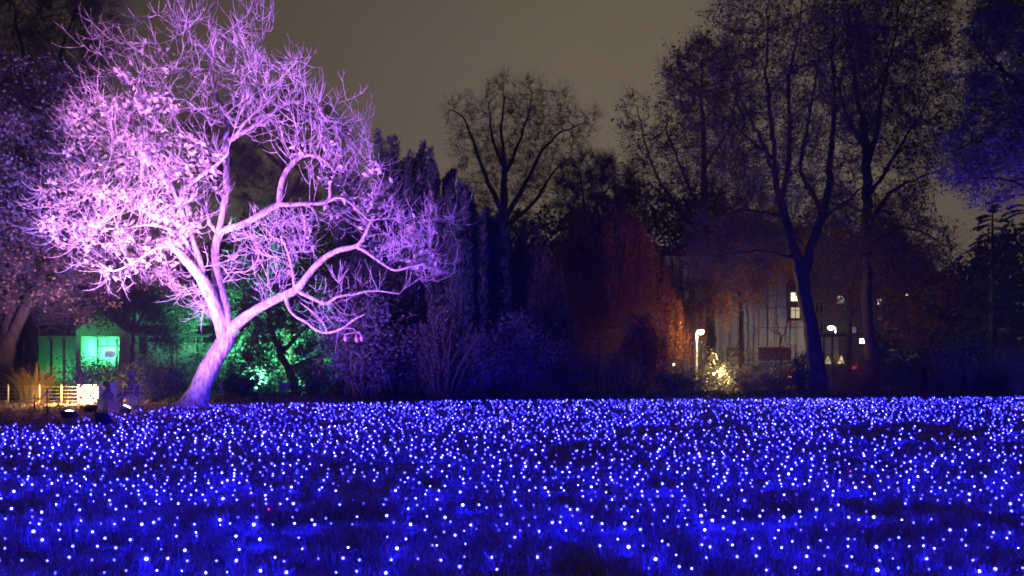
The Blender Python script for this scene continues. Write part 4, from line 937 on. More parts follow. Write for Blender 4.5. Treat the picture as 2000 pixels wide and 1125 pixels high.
tier_conifer('conifer_tree', 'dark conifer filling the right picture edge behind the layered one', 2010, 300, 70, 220, 142)
def weeping(px0, px1, topy, boty, d, seed, n, label, mat, W_frac=1.0, leaf=0.15, per=70):
    rng = np.random.default_rng(seed); cx = (px0+px1)/2; c = P(cx, HY, d); W_ = (px1-px0)/2/F*d; top = CH+(HY-topy)/F*d; bot = max(0.2, CH+(HY-boty)/F*d)
    root = empty('weeping_beech', (c[0], d, 0)); tag(root, label, 'tree', 'weeping trees in the middle')
    V = MB(); V.tube([(c[0], d, 0), (c[0]+0.2, d, top*0.5), (c[0], d, top*0.93)], [0.36, 0.26, 0.12], 10)
    st = MB(); pos = []
    for k in range(14):
        a = k*2*np.pi/14+rng.normal(0, 0.2); R = W_*rng.uniform(0.5, 0.95); z0 = top*rng.uniform(0.6, 0.9)
        V.tube([(c[0], d, z0), (c[0]+np.cos(a)*R*0.5, d+np.sin(a)*R*0.35, min(top*0.98, z0+top*0.14)), (c[0]+np.cos(a)*R, d+np.sin(a)*R*0.7, z0-top*0.08)], [0.11, 0.07, 0.02], 6, False)
    for k in range(n):
        a = rng.uniform(0, 6.28); r = rng.random()**0.5; lump = 1+0.14*np.sin(a*5+seed)+0.08*np.sin(a*11)
        x, y = c[0]+np.cos(a)*r*W_*lump, d+np.sin(a)*r*W_*0.7*lump; zt = top*(1-0.52*r**2.2)*rng.uniform(0.80, 1.0)*(1+0.05*np.sin(x*1.7)); zb = bot+(zt-bot)*rng.uniform(0.0, 0.62)**1.2*(1.0 if r > .6 else 1.1)
        if rng.random() < 0.35: zb = zt-(zt-bot)*rng.uniform(0.2, 0.5)
        t = np.linspace(0, 1, 5)[:, None]; p = np.concatenate((x+rng.normal(0, 0.12, (5, 1)).cumsum(0)*0.5, y+rng.normal(0, 0.1, (5, 1)).cumsum(0)*0.5, zt+(zb-zt)*t), 1)
        st.tube(p, [0.014, 0.011, 0.009, 0.007, 0.004], 4, False)
        m = int(per*rng.uniform(0.5, 1.3)); u = rng.random(m); q = np.column_stack([np.interp(u, t[:, 0], p[:, i]) for i in range(3)]); pos.append(q+rng.normal(0, 0.085, (m, 3)))
    V.build('trunk', M_bark, root, True); st.build('hanging_branches', M_branch, root, True)
    link('foliage', leaf_mesh('foliage', np.concatenate(pos), leaf, rng, 0.55, 0.0, 0.9), mat, root)
weeping(985, 1360, 398, 735, 55, 151, 1500, 'large weeping beech with copper leaves glowing red beside the street lamp', M_redleaf)
weeping(930, 1110, 425, 770, 46, 152, 520, 'smaller dark weeping tree between the conifers and the copper beech', M_darkleaf)
weeping(1200, 1310, 610, 765, 47, 153, 150, 'low rounded weeping bush with rust leaves at the foot of the copper beech', M_redleaf, per=60)

def distant_wood():
    """the far dark wood behind everything: one mass of twig and leaf too far to count"""
    rng = np.random.default_rng(171); top = [(-200, 520), (0, 505), (300, 500), (450, 440), (700, 410), (900, 410), (1040, 430), (1130, 400), (1200, 370), (1290, 350), (1420, 400), (1520, 440), (1640, 430), (1740, 440), (1800, 500), (1850, 520), (1900, 490), (2000, 430), (2200, 420)]
    V, Q, A = [], [], []; n = 150000; px = rng.uniform(-200, 2200, n); d = rng.uniform(92, 116, n)
    ty = np.interp(px, *zip(*top))+14*np.sin(px*0.035)+9*np.sin(px*0.11+1)+rng.exponential(14, n)-8; u = rng.random(n)**0.9; py = ty+(745-ty)*u
    pos = np.column_stack(((px-CX)/F*d, d, CH+(HY-py)/F*d)); pos[:, 2] = np.maximum(pos[:, 2], 0.2)
    cl = noise2(px, py, 0.05, 31)+0.7*noise2(px, py, 0.13, 32)+u*5; pos = pos[cl > -0.6]
    o = link('distant_wood', leaf_mesh('distant_wood', pos, 0.62, rng, 0.55), M_darkleaf); tag(o, 'dark far off wood closing the view behind the trees', 'wood', kind='stuff')
distant_wood()

# ------------------------------------------------------------------ shrubs along the far edge of the lawn
GS = 'shrubs along the far lawn edge'
SH = [  # px, row, width, height, leaves, size, material, label, shape
    (300, 786, 130, 92, 4200, 0.13, M_greenleaf, 'dark rounded bush left of the leaning purple trunk', 'dome'),
    (238, 776, 120, 66, 2600, 0.14, M_brownleaf, 'brown leaved bush behind the bright light panel', 'dome'),
    (170, 764, 150, 70, 2600, 0.15, M_greenleaf, 'dark bush in front of the green lit pavilion porch', 'dome'),
    (475, 782, 120, 70, 2600, 0.13, M_greenleaf, 'low dark bush right of the leaning purple trunk', 'dome'),
    (610, 781, 120, 100, 3000, 0.13, M_greenleaf, 'dark bush behind the box on its stand', 'dome'),
    (706, 783, 190, 225, 6500, 0.19, M_paleleaf, 'tall loose shrub with blue lit leaves under the right purple branches', 'tall'),
    (800, 778, 170, 170, 4200, 0.18, M_paleleaf, 'dark blue shrub right of the tall loose shrub', 'dome'),
    (862, 781, 190, 240, 900, 0.18, M_paleleaf, 'thin bare shrub with spreading blue lit twigs', 'tall'),
    (1000, 776, 190, 215, 6500, 0.18, M_paleleaf, 'tall rounded blue shrub with tattered top before the weeping trees', 'tall'),
    (925, 779, 160, 130, 4200, 0.17, M_paleleaf, 'low dark shrub between the bare twiggy one and the tall rounded one', 'dome'),
    (1110, 775, 170, 100, 2800, 0.14, M_darkleaf, 'dark low shrub below the copper beech, left half', 'dome'),
    (1225, 773, 150, 82, 2400, 0.14, M_brownleaf, 'dark low shrub below the copper beech, right half', 'dome'),
    (1315, 772, 100, 50, 1900, 0.14, M_darkleaf, 'low dark bush left of the lit street lamp pole', 'dome'),
    (1464, 771, 90, 52, 1700, 0.14, M_brownleaf, 'low thin bush between the lit fir and the banner board', 'dome'),
    (1525, 770, 130, 92, 1500, 0.15, M_darkleaf, 'thin leafed bush in front of the reddish banner board', 'tall'),
    (1566, 771, 60, 120, 500, 0.15, M_darkleaf, 'upright twiggy shrub in front of the white sheeting', 'tall'),
    (1700, 768, 110, 95, 1900, 0.14, M_darkleaf, 'bush in front of the white shining lamp near the kiosk', 'dome'),
    (1780, 768, 140, 70, 1800, 0.14, M_darkleaf, 'low dark bush before the red grass clump', 'dome'),
    (1880, 774, 150, 130, 650, 0.14, M_paleleaf, 'bare bramble with blue lit twigs near the right edge', 'tall'),
    (1975, 772, 140, 90, 2400, 0.13, M_paleleaf, 'soft pale grassy bush at the right edge of the lawn', 'dome')]
for i, (px, row, w, h, n, sz, mt, lb, shp) in enumerate(SH):
    h2 = h-(row-770)*0 ; d = rowd(row); shrub('shrub', lb, px, d, w, h2, n, sz, mt, 200+i, group=GS, clumps=max(20, n//24), stems=16 if shp == 'dome' else 22, shape=shp)
for i, (px, row, w, h) in enumerate(((1380, 768, 420, 40), (1650, 767, 300, 36), (1900, 770, 260, 44))):
    o = shrub('hedge', ('low dark hedge strip in front of the street lamp', 'low dark hedge strip in front of the kiosk fence', 'low dark hedge strip under the right trees')[i], px, rowd(row), w, h, 5200, 0.13, M_darkleaf, 260+i, 'hedge', 'low hedges behind the lawn', clumps=260, stems=60, spread=0.06)

def darkening_cover():
    rng = np.random.default_rng(77); n = 26000; px = rng.uniform(430, 2150, n); y = rng.uniform(0, 1, n); d0 = edge_d(px)+0.3; d = d0+(52-d0)*y  # leaves added so the lamp-lit strip of ground stays dark
    pos = np.column_stack(((px-CX)/F*d, d, rng.uniform(0.02, 0.30, n)*np.clip(0.7+0.6*noise2(px, d*9, 0.05, 8), 0.15, 1.4)))
    o = link('darkening_cover', leaf_mesh('darkening_cover', pos, 0.15, rng, 0.5, 0.6), M_darkleaf); tag(o, 'low dark leaves added to darken the strip between the lawn and the shrubs', 'ground cover', kind='stuff')
darkening_cover()

# ------------------------------------------------------------------ pavilion at the left, lit green
def pavilion():
    d = 62.0; X = lambda px, dd=d: P(px, HY, dd)[0]; Z = lambda py, dd=d: P(0, py, dd)[2]
    root = empty('pavilion', (X(230), d, 0)); tag(root, 'long low pavilion with gabled porch, washed in green light', 'building')
    x0, x1 = X(-20), X(450)
    MB().box(((x0+x1)/2, d+5.2, Z(648, d+5)/2), (x1-x0, 0.2, Z(648, d+5))).build('back_wall', M_plaster, root)
    MB().box(((x0+x1)/2, d+2.6, (Z(604)+Z(636))/2), (x1-x0-1, 0.25, Z(604)-Z(636)+0.3)).build('clerestory_wall', M_plaster, root)
    for px in (60, 120, 300, 370):
        w = MB(); w.box((X(px, d+2.4), d+2.45, Z(622, d+2.4)), (0.72, 0.10, 0.40)); f = w.build('window', M_darkglass, root)
        fr = MB(); c = (X(px, d+2.4), d+2.39, Z(622, d+2.4))
        for s in (-1, 1): fr.box((c[0]+s*0.38, c[1], c[2]), (0.05, 0.06, 0.50)); fr.box((c[0], c[1], c[2]+s*0.225), (0.71, 0.06, 0.05))
        fr.build('frame', M_wood, f, loc=(0, 0, 0))
    MB().prism([(x0, d+1.2, Z(606)+0.05), (x0, d+6, Z(584)), (x0, d+6, Z(584)+0.2), (x0, d+1.2, Z(606)+0.22)], (x1-x0, 0, 0)).build('upper_roof', M_roof, root)
    MB().prism([(x0, d-0.8, Z(657)), (x0, d+2.5, Z(636)), (x0, d+2.5, Z(636)+0.16), (x0, d-0.8, Z(657)+0.16)], (x1-x0, 0, 0)).build('lower_roof', M_roof, root)
    for px in (46, 56, 100, 125, 262, 288, 345, 392, 430): MB().box((X(px), d, Z(660)/2), (0.12, 0.12, Z(660))).build('post', M_wood, root)
    MB().box(((X(270)+X(440))/2, d+1.6, Z(668)/2), (X(440)-X(270), 0.12, Z(668))).build('front_wall', M_plaster, root)
    # gabled porch in front
    e = d-3.0; Xe = lambda px: P(px, HY, e)[0]; Ze = lambda py: P(0, py, e)[2]
    g = MB(); g.prism([(Xe(148), e, Ze(657)), (Xe(245), e, Ze(657)), (Xe(245), e, Ze(648)), (Xe(196), e, Ze(610)), (Xe(148), e, Ze(645))], (0, 0.22, 0))
    g.box(((Xe(148)+Xe(158))/2, e+0.11, Ze(657)/2-0.01), (Xe(158)-Xe(148), 0.22, Ze(657)-0.02)); g.box(((Xe(233)+Xe(252))/2, e+0.11, Ze(657)/2-0.01), (Xe(252)-Xe(233), 0.22, Ze(657)-0.02)); g.build('porch_front', M_plaster, root)
    r = MB()
    for a, b in (((142, 650), (196, 606)), ((196, 606), (255, 652))):
        r.prism([(Xe(a[0]), e-0.3, Ze(a[1])), (Xe(b[0]), e-0.3, Ze(b[1])), (Xe(b[0]), e-0.3, Ze(b[1])+0.12), (Xe(a[0]), e-0.3, Ze(a[1])+0.12)], (0, 3.6, 0))
    r.build('porch_roof', M_roof, root)
    MB().box(((Xe(158)+Xe(233))/2, e+2.6, Ze(655)/2), (Xe(236)-Xe(156), 0.1, Ze(655))).build('porch_wall', M_plaster, root)
    for px in (158, 176, 194, 212, 231): MB().box((Xe(px), e+2.5, Ze(662)/2), (0.09, 0.09, Ze(662))).build('mullion', M_wood, root)
    MB().box(((Xe(158)+Xe(233))/2, e+2.49, Ze(676)), (Xe(233)-Xe(158), 0.1, 0.10)).build('transom', M_wood, root)
    for px in (153, 238): MB().box((Xe(px), e+1.4, Ze(656)/2), (0.12, 2.3, Ze(656))).build('porch_side', M_plaster, root)
    MB().box((Xe(232), e+0.5, Ze(684)/2), (Xe(239)-Xe(226), 0.06, Ze(684))).build('door', M_black, root)
    pic = MB().box((Xe(209.5), e+0.4, Ze(691.5)), (Xe(220)-Xe(199), 0.05, Ze(685)-Ze(698))).build('screen', emit_mat('pale_screen', (0.55, 0.62, 0.95), 0.55), root)
    MB().box((Xe(221.5), e+0.42, Ze(698)/2), (0.09, 0.09, Ze(698))).build('screen_post', M_steel, root)
    point('porch_lamp', root, (Xe(182), e+1.9, 2.75), (0.06, 1.0, 0.36), 650*GREEN, 0.15)
    point('hall_lamp', root, (X(60), d+3.6, 1.0), (0.02, 1.0, 0.25), 140*GREEN, 0.15)
    spot('gable_lamp', root, (Xe(120), e-5, 0.5), P(185, 628, e), (0.03, 1.0, 0.25), 1100*GREEN, math.radians(40))
    spot('roof_lamp', root, (X(395), d-6, 0.5), P(395, 610, d), (0.03, 1.0, 0.25), 900*GREEN, math.radians(38))
pavilion()
# green floods behind the evergreen
gG = 'green floodlights behind the trees'
def hidden_flood(px, row, tgt, col, power, label, glow, gcol, size=80):
    floodlight(px, row, tgt, col, power, label, 0.4, glow, gcol, gG, size, spots=True)
hidden_flood(498, 767.5, P(510, 590, 54), (0.16, 1.0, 0.55), 90000*GREEN, 'green floodlight behind the purple trunk shining up into the evergreen', 10, (0.1, 1.0, 0.4), 66)
hidden_flood(604, 767.5, P(590, 700, 54), (0.16, 1.0, 0.55), 26000*GREEN, 'green floodlight low behind the dark bush and stand', 10, (0.1, 1.0, 0.4), 66)
make_tree('evergreen_tree', 'brightly green lit evergreen glowing through the dark one in front of it', 'tree', 54.0,
    [([(540, 763, 10), (535, 680, 8), (520, 580, 6), (505, 490, 4)], 0), ([(535, 690, 5), (590, 650, 4), (610, 610, 3)], 0), ([(533, 660, 5), (480, 610, 4)], 0)],
    [(440, 755), (450, 600), (475, 470), (520, 450), (560, 540), (640, 600), (650, 755)], 2.6, 420, 0.4, 0.5, 3.0, 0.012, 125, group=GT,
    leaves=[dict(n=13000, size=0.20, mat=M_litleaf, spread=0.30, aspect=0.6, clump=420)], limit=4000)

# ------------------------------------------------------------------ sheeted building, lamps and stalls at the right
def sheeted_building():
    d = 72.0; X = lambda px, dd=d: P(px, HY, dd)[0]; Z = lambda py, dd=d: P(0, py, dd)[2]
    root = empty('apartment_building', (X(1560), d+4, 0)); tag(root, 'dark apartment building with a few lit windows, partly behind scaffold sheeting', 'building')
    MB().box(((X(1290)+X(1740))/2, d+6, Z(470)/2), (X(1740)-X(1290), 6, Z(470))).build('wall', M_brick, root)
    yf = d+2.96
    for px, py, w, h, m in ((1553, 580, 18, 17, 'a'), (1553, 611, 18, 22, 'b'), (1641, 585, 14, 17, 'c'), (1717, 591, 9, 13, 'c'), (1579, 578, 5, 7, 'a'), (1718, 620, 8, 7, 'b'), (1600, 640, 16, 20, 'd'), (1668, 646, 8, 14, 'e'), (1600, 600, 16, 20, 'd')):
        mt = {'a': M_winA, 'b': M_winB, 'c': M_winC, 'd': M_darkglass, 'e': M_winE}[m]; s = yf/F
        wd = MB().box((X(px, yf), yf, Z(py, yf)), (w*s, 0.06, h*s)).build('window', mt, root)
        fr = MB(); c = (X(px, yf), yf-0.05, Z(py, yf))
        for k in (-1, 0, 1): fr.box((c[0]+k*w*s/2, c[1], c[2]), (0.06, 0.05, h*s+0.06))
        fr.box((c[0], c[1]-0.005, c[2]+h*s*0.2), (w*s, 0.05, 0.05)); fr.box((c[0], c[1]-0.005, c[2]+h*s/2), (w*s, 0.05, 0.06)); fr.box((c[0], c[1]-0.02, c[2]-h*s/2), (w*s+0.2, 0.12, 0.06))
        fr.build('frame', M_wood, wd, loc=(0, 0, 0))
    # scaffold hung with grey sheeting and red uprights
    sc = empty('scaffold', (X(1420), d-0.6, 0)); tag(sc, 'scaffold hung with grey sheeting and red upright poles', 'scaffold')
    rng = np.random.default_rng(301)
    def cloth(name, pa, pb, ptop, pbot, y0, seed, amp=0.10):
        r = np.random.default_rng(seed); nx, nz = 60, 44; xs = np.linspace(X(pa, y0), X(pb, y0), nx); zs = np.linspace(Z(pbot, y0), Z(ptop, y0), nz); XX, ZZ = np.meshgrid(xs, zs)
        YY = y0+amp*(np.sin(XX*2.4+r.uniform(0, 6)+0.6*np.sin(ZZ*0.9))*0.5+0.6*np.sin(ZZ*1.5+XX*0.8+r.uniform(0, 6))*0.4+0.5*noise2(XX, ZZ, 2.5, seed))
        v = np.stack((XX, YY, ZZ), -1).reshape(-1, 3); i = np.arange(nz-1)[:, None]*nx+np.arange(nx-1)[None]; f = np.stack((i, i+1, i+nx+1, i+nx), -1).reshape(-1, 4)
        link(name, np_mesh(name, v, f, smooth=True), M_tarp, sc)
    cloth('sheeting', 1298, 1500, 500, 742, d-0.35, 5); cloth('sheeting', 1500.5, 1537, 512, 742, d-0.65, 6, 0.06); cloth('sheeting', 1537.5, 1574, 626, 742, d-0.50, 7, 0.06)
    for px in (1305, 1330, 1352, 1370, 1388, 1406, 1424, 1441, 1461, 1482, 1500, 1517, 1536, 1557):
        y = d-1.0; top = 630 if px > 1540 else 515; MB().tube([(X(px, y), y, 0), (X(px, y), y, Z(top, y))], 0.055 if px in (1305, 1482) else 0.032, 7).build('upright', M_redpole, sc, True)
    for py in (578, 601, 640): MB().tube([(X(1482, d-1.05), d-1.06, Z(py, d-1)), (X(1574 if py > 630 else 1536, d-1.05), d-1.06, Z(py, d-1))], 0.02, 6).build('ledger', M_black, sc, True)
    for a, b in (((1425, 612), (1481, 646)), ((1481, 646), (1445, 680))): MB().tube([P(a[0], a[1], d-1.1), P(b[0], b[1], d-1.1)], 0.024, 6).build('brace', M_black, sc, True)
M_winA = emit_mat('lit_window_warm', (1.0, 0.80, 0.45), 3.2); M_winB = emit_mat('lit_window_dim', (0.9, 0.72, 0.45), 0.6); M_winC = emit_mat('lit_window_white', (0.95, 0.95, 0.9), 1.1); M_winE = emit_mat('lit_window_blue', (0.5, 0.6, 0.85), 0.35)
sheeted_building()
def street_lamp(px, py, pole_px, d, label, color, power, glow, r=0.21, pole_mat=None, gcol=None):
    head_ = P(px, py, d); x = P(pole_px, HY, d)[0]
    root = empty('street_lamp', (x, d, 0)); tag(root, label, 'street lamp')
    pts = [(x, d, 0), (x, d, head_[2]-0.1), (x, d, head_[2]+0.05)]; pl = MB().tube(pts, [0.085, 0.06, 0.05], 10); pl.build('pole', pole_mat or M_board, root, True)
    arm = MB().tube([(x, d, head_[2]+0.06), (x+(head_[0]-x)*0.5, d, head_[2]+0.16), (head_[0], d, head_[2]+0.17)], 0.028, 8); arm.build('arm', pole_mat or M_board, root, True)
    MB().ball((head_[0], d, head_[2]+0.15), r*1.15, 14, 6, (1, 1, 0.35)).build('cap', M_black, root, True)
    MB().ball(tuple(head_), r, 16, 10, (1, 1, 0.9)).build('globe', emit_mat('lamp_globe', gcol or color, glow), root, True)
    point('lamp', root, head_-np.array((0, r*1.5, r*1.2)), color, power, 0.12)
    return root
street_lamp(1368.5, 648, 1360.5, 51, 'lit street lamp with pale pole before the grey sheeting', (1.0, 0.66, 0.26), 800*WARM, 22, gcol=(1.0, 0.85, 0.45))
street_lamp(1623, 640, 1632, 63, 'white shining lamp above the kiosk roof', (1.0, 0.86, 0.62), 950*WARM, 25, 0.22, M_black, (1, 0.98, 0.9))
def unlit_lamp():
    d = 62; c = P(1543, 629, d); root = empty('street_lamp', (c[0], d, 0)); tag(root, 'unlit street lamp with flat disc top at the end of the sheeting', 'street lamp')
    MB().tube([(c[0], d, 0), (c[0], d, c[2])], 0.055, 8).build('pole', M_black, root, True); MB().ball((c[0], d, c[2]), 0.28, 14, 6, (1, 1, 0.28)).build('cap', M_redpole, root, True)
unlit_lamp()
def far_lamps():
    for (px, py, d, col, st, lb, w) in ((1893, 553, 110, (1.0, 0.72, 0.3), 6, 'distant yellow street lamp at the right, highest of the far lights', 0.36), (1771, 575, 105, (1.0, 0.8, 0.4), 2.2, 'distant dim lamp among branches, left of the yellow far lamp', 0.2), (1908, 636, 105, (1.0, 0.5, 0.15), 2.5, 'distant low orange light, upper of the pair under the right trees', 0.2), (1920, 640, 105, (1.0, 0.55, 0.2), 3, 'distant low orange light, lower of the pair under the right trees', 0.2), (1872, 637, 105, (1.0, 0.5, 0.2), 1.6, 'distant faint orange light left of the low orange pair', 0.18), (990, 630, 95, (1.0, 0.95, 0.7), 4, 'small distant white light seen through the blue shrubs', 0.22)):
        c = P(px, py, d); root = empty('distant_lamp', (c[0], d, 0)); tag(root, lb, 'lamp', 'distant lamps between the trees')
        MB().tube([(c[0], d, 0), (c[0], d, c[2])], 0.05, 6).build('pole', M_black, root, True)
        MB().ball(tuple(c), w, 10, 6, (1.3, 1, 0.7)).build('globe', emit_mat('far_globe', col, st), root, True)
far_lamps()
def lit_fir(px, topy, row, w, seed, label, n_b):
    d = rowd(row); rng = np.random.default_rng(seed)
    root = tier_conifer('fir_tree', label, px, topy, d, w, seed, 46, group='small firs hung with lights', needle=6500, mat=M_firneedle)
    c = P(px, HY, d); top = CH+(HY-topy)/F*d; W_ = w/F*d/2; b = MB()
    for k in range(n_b):
        t = rng.uniform(0.1, 0.95); a = rng.uniform(math.pi, 2*math.pi); R = W_*(1-t)**0.8*rng.uniform(0.6, 1.0); b.ball((c[0]+R*np.cos(a), d+R*np.sin(a), top*(0.1+0.86*t)-0.1*R), 0.028, 6, 4)
    b.build('string_bulbs', emit_mat('fir_bulb', (1.0, 0.72, 0.28), 7), root, True)['kind'] = 'stuff'
    point('fir_glow', root, (c[0]+0.1, d-W_*1.5, top*0.5), (1.0, 0.78, 0.30), 420*WARM, 0.15)
lit_fir(1394, 680, 766.5, 52, 401, 'small fir glowing yellow with lights beside the lamp pole', 34)
lit_fir(1412, 706, 767.5, 34, 402, 'smallest lit fir with bulbs at its foot, right of the glowing one', 24)
def ground_lamp(px, py, d, col, st, r, label, power=0, pcol=None):
    c = P(px, py, d); root = empty('garden_light', (c[0], d, 0)); tag(root, label, 'garden light', 'garden lights in the hedge')
    MB().tube([(c[0], d, 0), (c[0], d, c[2])], 0.02, 6).build('stake', M_black, root, True)
    MB().ball(tuple(c), r, 10, 6).build('globe', emit_mat('garden_globe', col, st), root, True)
    if power: point('garden_lamp', root, c-np.array((0, r*2.2, -r)), pcol or col, power, 0.08)
D_ = rowd(768)
ground_lamp(1394.5, 730, D_-1.0, (1.0, 0.82, 0.5), 8, 0.085, 'round warm light at the foot of the firs, left one', 12)
ground_lamp(1407, 733.5, D_-1.0, (1.0, 0.80, 0.45), 8, 0.10, 'round warm light at the foot of the firs, lowest and brightest', 20)
ground_lamp(1401, 725.5, D_-1.0, (1.0, 0.82, 0.5), 6, 0.06, 'small warm light at the foot of the firs, upper one')
ground_lamp(1543, 735.5, D_-1.0, (1.0, 0.30, 0.12), 9, 0.12, 'red glowing light low in the hedge under the banner board', 70, (1.0, 0.12, 0.04))
ground_lamp(1519, 735, D_-0.6, (1.0, 0.45, 0.25), 3, 0.06, 'small orange light in the hedge left of the red glowing one', 8)
ground_lamp(1316, 712, D_-0.5, (1.0, 0.75, 0.5), 3, 0.09, 'small pale light in the hedge left of the lamp pole', 14)
ground_lamp(1668, 718, D_-0.5, (1.0, 0.15, 0.08), 0.25, 0.13, 'dull red round light on the kiosk fence', 14, (1.0, 0.1, 0.05))
ground_lamp(1235, 738, D_-0.2, (1.0, 0.55, 0.3), 3, 0.06, 'tiny orange light in the shrubs below the copper beech, left one')
ground_lamp(1252, 739, D_-0.2, (1.0, 0.45, 0.2), 3, 0.07, 'tiny orange light in the shrubs below the copper beech, right one', 10)
def boards():
    d = 61.0
    def board(name, label, x0, x1, y0, y1, mat, legs=True, dd=d):
        a, b = P(x0, y0, dd), P(x1, y1, dd); root = empty(name, ((a[0]+b[0])/2, dd, 0)); tag(root, label, 'sign')
        MB().box(((a[0]+b[0])/2, dd, (a[2]+b[2])/2), (b[0]-a[0], 0.06, a[2]-b[2])).build('panel', mat, root)
        for x in (a[0]+0.08, b[0]-0.08): MB().box((x, dd+0.06, a[2]/2-0.02), (0.07, 0.06, a[2]-0.04)).build('post', M_wood, root)
        return root, a, b
    r, a, b = board('sign_board', 'small brown notice board with lines of pale lettering', 1419, 1446, 679, 696, M_signbrown)
    t = MB(); rng = np.random.default_rng(9); w = b[0]-a[0]
    for z, L, h in ((0.80, 0.62, 0.07), (0.55, 0.80, 0.06), (0.36, 0.66, 0.06), (0.16, 0.84, 0.035)):
        x = a[0]+w*(1-L)/2
        while x < b[0]-w*(1-L)/2-0.03:
            q = rng.uniform(0.03, 0.055); t.box((x+q/2, d-0.036, b[2]+(a[2]-b[2])*z), (q*0.8, 0.012, h*rng.uniform(0.8, 1.1))); x += q+(0.05 if rng.random() < 0.2 else 0.008)
    t.build('lettering', M_board, r)
    r, a, b = board('banner_board', 'wide white framed banner with reddish brown picture behind the bush', 1473, 1552, 675, 706, M_board)
    m = 0.28; MB().box(((a[0]+b[0])/2, d-0.036, (a[2]+b[2])/2-0.02), (b[0]-a[0]-2*m, 0.012, a[2]-b[2]-0.22)).build('picture', surf_mat('banner_print', (0.05, 0.02, 0.015), (0.22, 0.08, 0.04), 2.2, 0.6, 0, 8, stretch=(1, 1, 0.6)), r)
    r, a, b = board('display_board', 'pale display board with dark upright shapes left of the street lamp', 1300, 1352, 679, 702, M_board)
    s = MB()
    for k, (u, w_, h_) in enumerate(((0.30, 0.10, 0.75), (0.44, 0.08, 0.55), (0.86, 0.16, 0.9), (0.06, 0.04, 0.7))): s.box((a[0]+(b[0]-a[0])*u, d-0.036, b[2]+(a[2]-b[2])*h_/2+0.02), ((b[0]-a[0])*w_, 0.012, (a[2]-b[2])*h_))
    s.build('picture', M_signbrown, r)
boards()
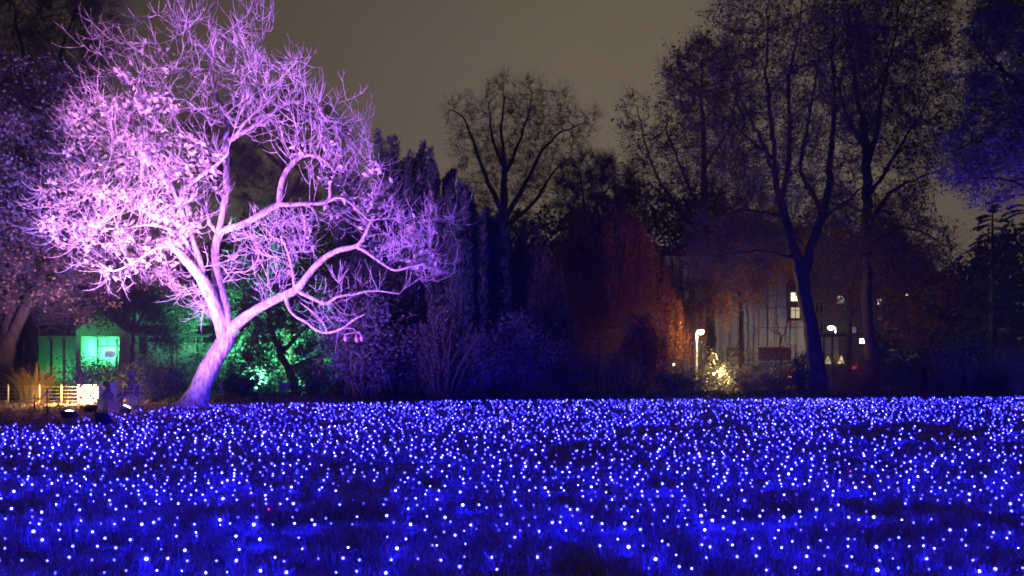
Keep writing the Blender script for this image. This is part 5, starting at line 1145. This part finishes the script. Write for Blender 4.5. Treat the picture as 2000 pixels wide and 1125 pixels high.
def kiosk():
    d = 58.0; X = lambda px, dd=d: P(px, HY, dd)[0]; Z = lambda py, dd=d: P(0, py, dd)[2]
    root = empty('kiosk', (X(1640), d, 0)); tag(root, 'small open kiosk with flat dark roof and beige wall', 'kiosk')
    MB().box((X(1641), d+0.6, Z(653.5)), (X(1690)-X(1598), 2.8, 0.14)).build('roof', M_roof, root)
    MB().box((X(1628), d+1.6, Z(657)/2), (X(1655)-X(1602), 0.1, Z(657))).build('back_wall', M_plaster, root)
    for px in (1603, 1619, 1647, 1655, 1686): MB().box((X(px), d-0.6, Z(656)/2), (0.09, 0.09, Z(656))).build('post', M_black, root)
    MB().box((X(1632), d-0.3, Z(711)/2), (X(1655)-X(1606), 0.5, Z(711))).build('counter', M_wood, root)
    for px, py, w, h, lb, st in ((1616, 709, 11, 16, 'small glowing paper pyramid on the kiosk counter, left one', 1.0), (1642, 708, 11, 17, 'small glowing paper pyramid on the kiosk counter, right one', 1.0), (1632, 706, 20, 24, 'larger dim paper pyramid at the back of the kiosk', 0.10)):
        e = d-0.3 if st > .5 else d+0.6; c = P(px, py, e); s = e/F; c[2] = Z(711)+0.012 if st > .5 else c[2]; m = MB(); m.add([(c[0]-w*s/2, e-0.16, c[2]), (c[0]+w*s/2, e-0.16, c[2]), (c[0]+w*s/2, e+0.16, c[2]), (c[0]-w*s/2, e+0.16, c[2]), (c[0]+w*s*0.15, e, c[2]+h*s)], [(3, 2, 1, 0), (0, 1, 4), (1, 2, 4), (2, 3, 4), (3, 0, 4)])
        o = m.build('paper_lantern', emit_mat('paper_glow', (1.0, 0.78, 0.35), 0.75*st), None, loc=(0, 0, 0)); tag(o, lb, 'lantern', 'paper lanterns in the kiosk')
    # wooden fence before it and the white flood behind the bush
    f = d-3.5; fe = empty('picket_fence', (P(1665, HY, f)[0], f, 0)); tag(fe, 'low slatted fence glowing red before the kiosk', 'fence')
    sl = MB()
    for px in np.arange(1606, 1735, 3.3): sl.box((P(px, HY, f)[0], f, 0.62), (0.075, 0.02, 1.04))
    sl.build('slats', M_wood, fe)
    for px in (1622.5, 1665.5, 1720): MB().box((P(px, HY, f)[0], f-0.09, 0.72), (0.08, 0.08, 1.44)).build('post', M_steel, fe)
    ra = MB()
    for z in (0.35, 0.95): ra.box((P(1670, HY, f)[0], f+0.03, z), (P(1735, HY, f)[0]-P(1606, HY, f)[0], 0.03, 0.07))
    ra.build('rail', M_wood, fe)
    e = d-1.0; c = P(1690, 666, e); rt = empty('floodlight', (c[0], e, 0)); tag(rt, 'glaring white floodlight on a pole behind the bush near the kiosk', 'floodlight')
    MB().tube([(c[0], e+0.06, 0), (c[0], e+0.06, c[2])], 0.035, 6).build('pole', M_black, rt); MB().box((c[0], e+0.08, c[2]), (0.85, 0.10, 0.42)).build('housing', M_black, rt); MB().box((c[0], e+0.02, c[2]), (0.78, 0.012, 0.34)).build('lens', emit_mat('white_lens', (1, 0.98, 0.95), 6), rt)
kiosk()
make_tree('sapling', 'bare sapling in front of the grey sheeting beside the banner board', 'tree', 59.0, [([(1526, 758, 3.2), (1526, 690, 2.8), (1522, 660, 2.4), (1518, 630, 2), (1516, 605, 1.2)], 0), ([(1524, 670, 2), (1536, 640, 1.5), (1542, 615, 1)], 0.2), ([(1522, 655, 1.6), (1500, 640, 1)], -0.3)],
    [(1492, 590), (1520, 570), (1548, 590), (1548, 640), (1500, 650)], 0.7, 130, 0.25, 0.3, 2.0, 0.010, 120, limit=900, sprays=dict(n1=60, n2=90, len1=(0.3, 0.7), len2=(0.15, 0.4)))
# blue violet flood that lights the leafy tree at the upper right
floodlight(1990, 782, P(1985, 290, 35), (0.18, 0.09, 1.0), 9500, 'small violet floodlight in the grass under the right hand tree', 0.34, 5, (0.4, 0.3, 1.0), None, 75)

def glare_haze():  # thin volume added to imitate glare and halos round the lights
    m, n, l, out = new_mat('glare_haze_air'); v = n.new('ShaderNodeVolumePrincipled'); v.inputs['Color'].default_value = (0.85, 0.88, 1, 1); v.inputs['Density'].default_value = GLARE_HAZE
    v.inputs['Anisotropy'].default_value = 0.3
    l.new(v.outputs['Volume'], out.inputs['Volume'])
    o = MB().box((0, 90, 19), (400, 300, 40)).build('glare_haze', m); o['kind'] = 'stuff'; o['label'] = 'thin air volume added over the lawn and trees to imitate lens glare'
if GLARE_HAZE: glare_haze()
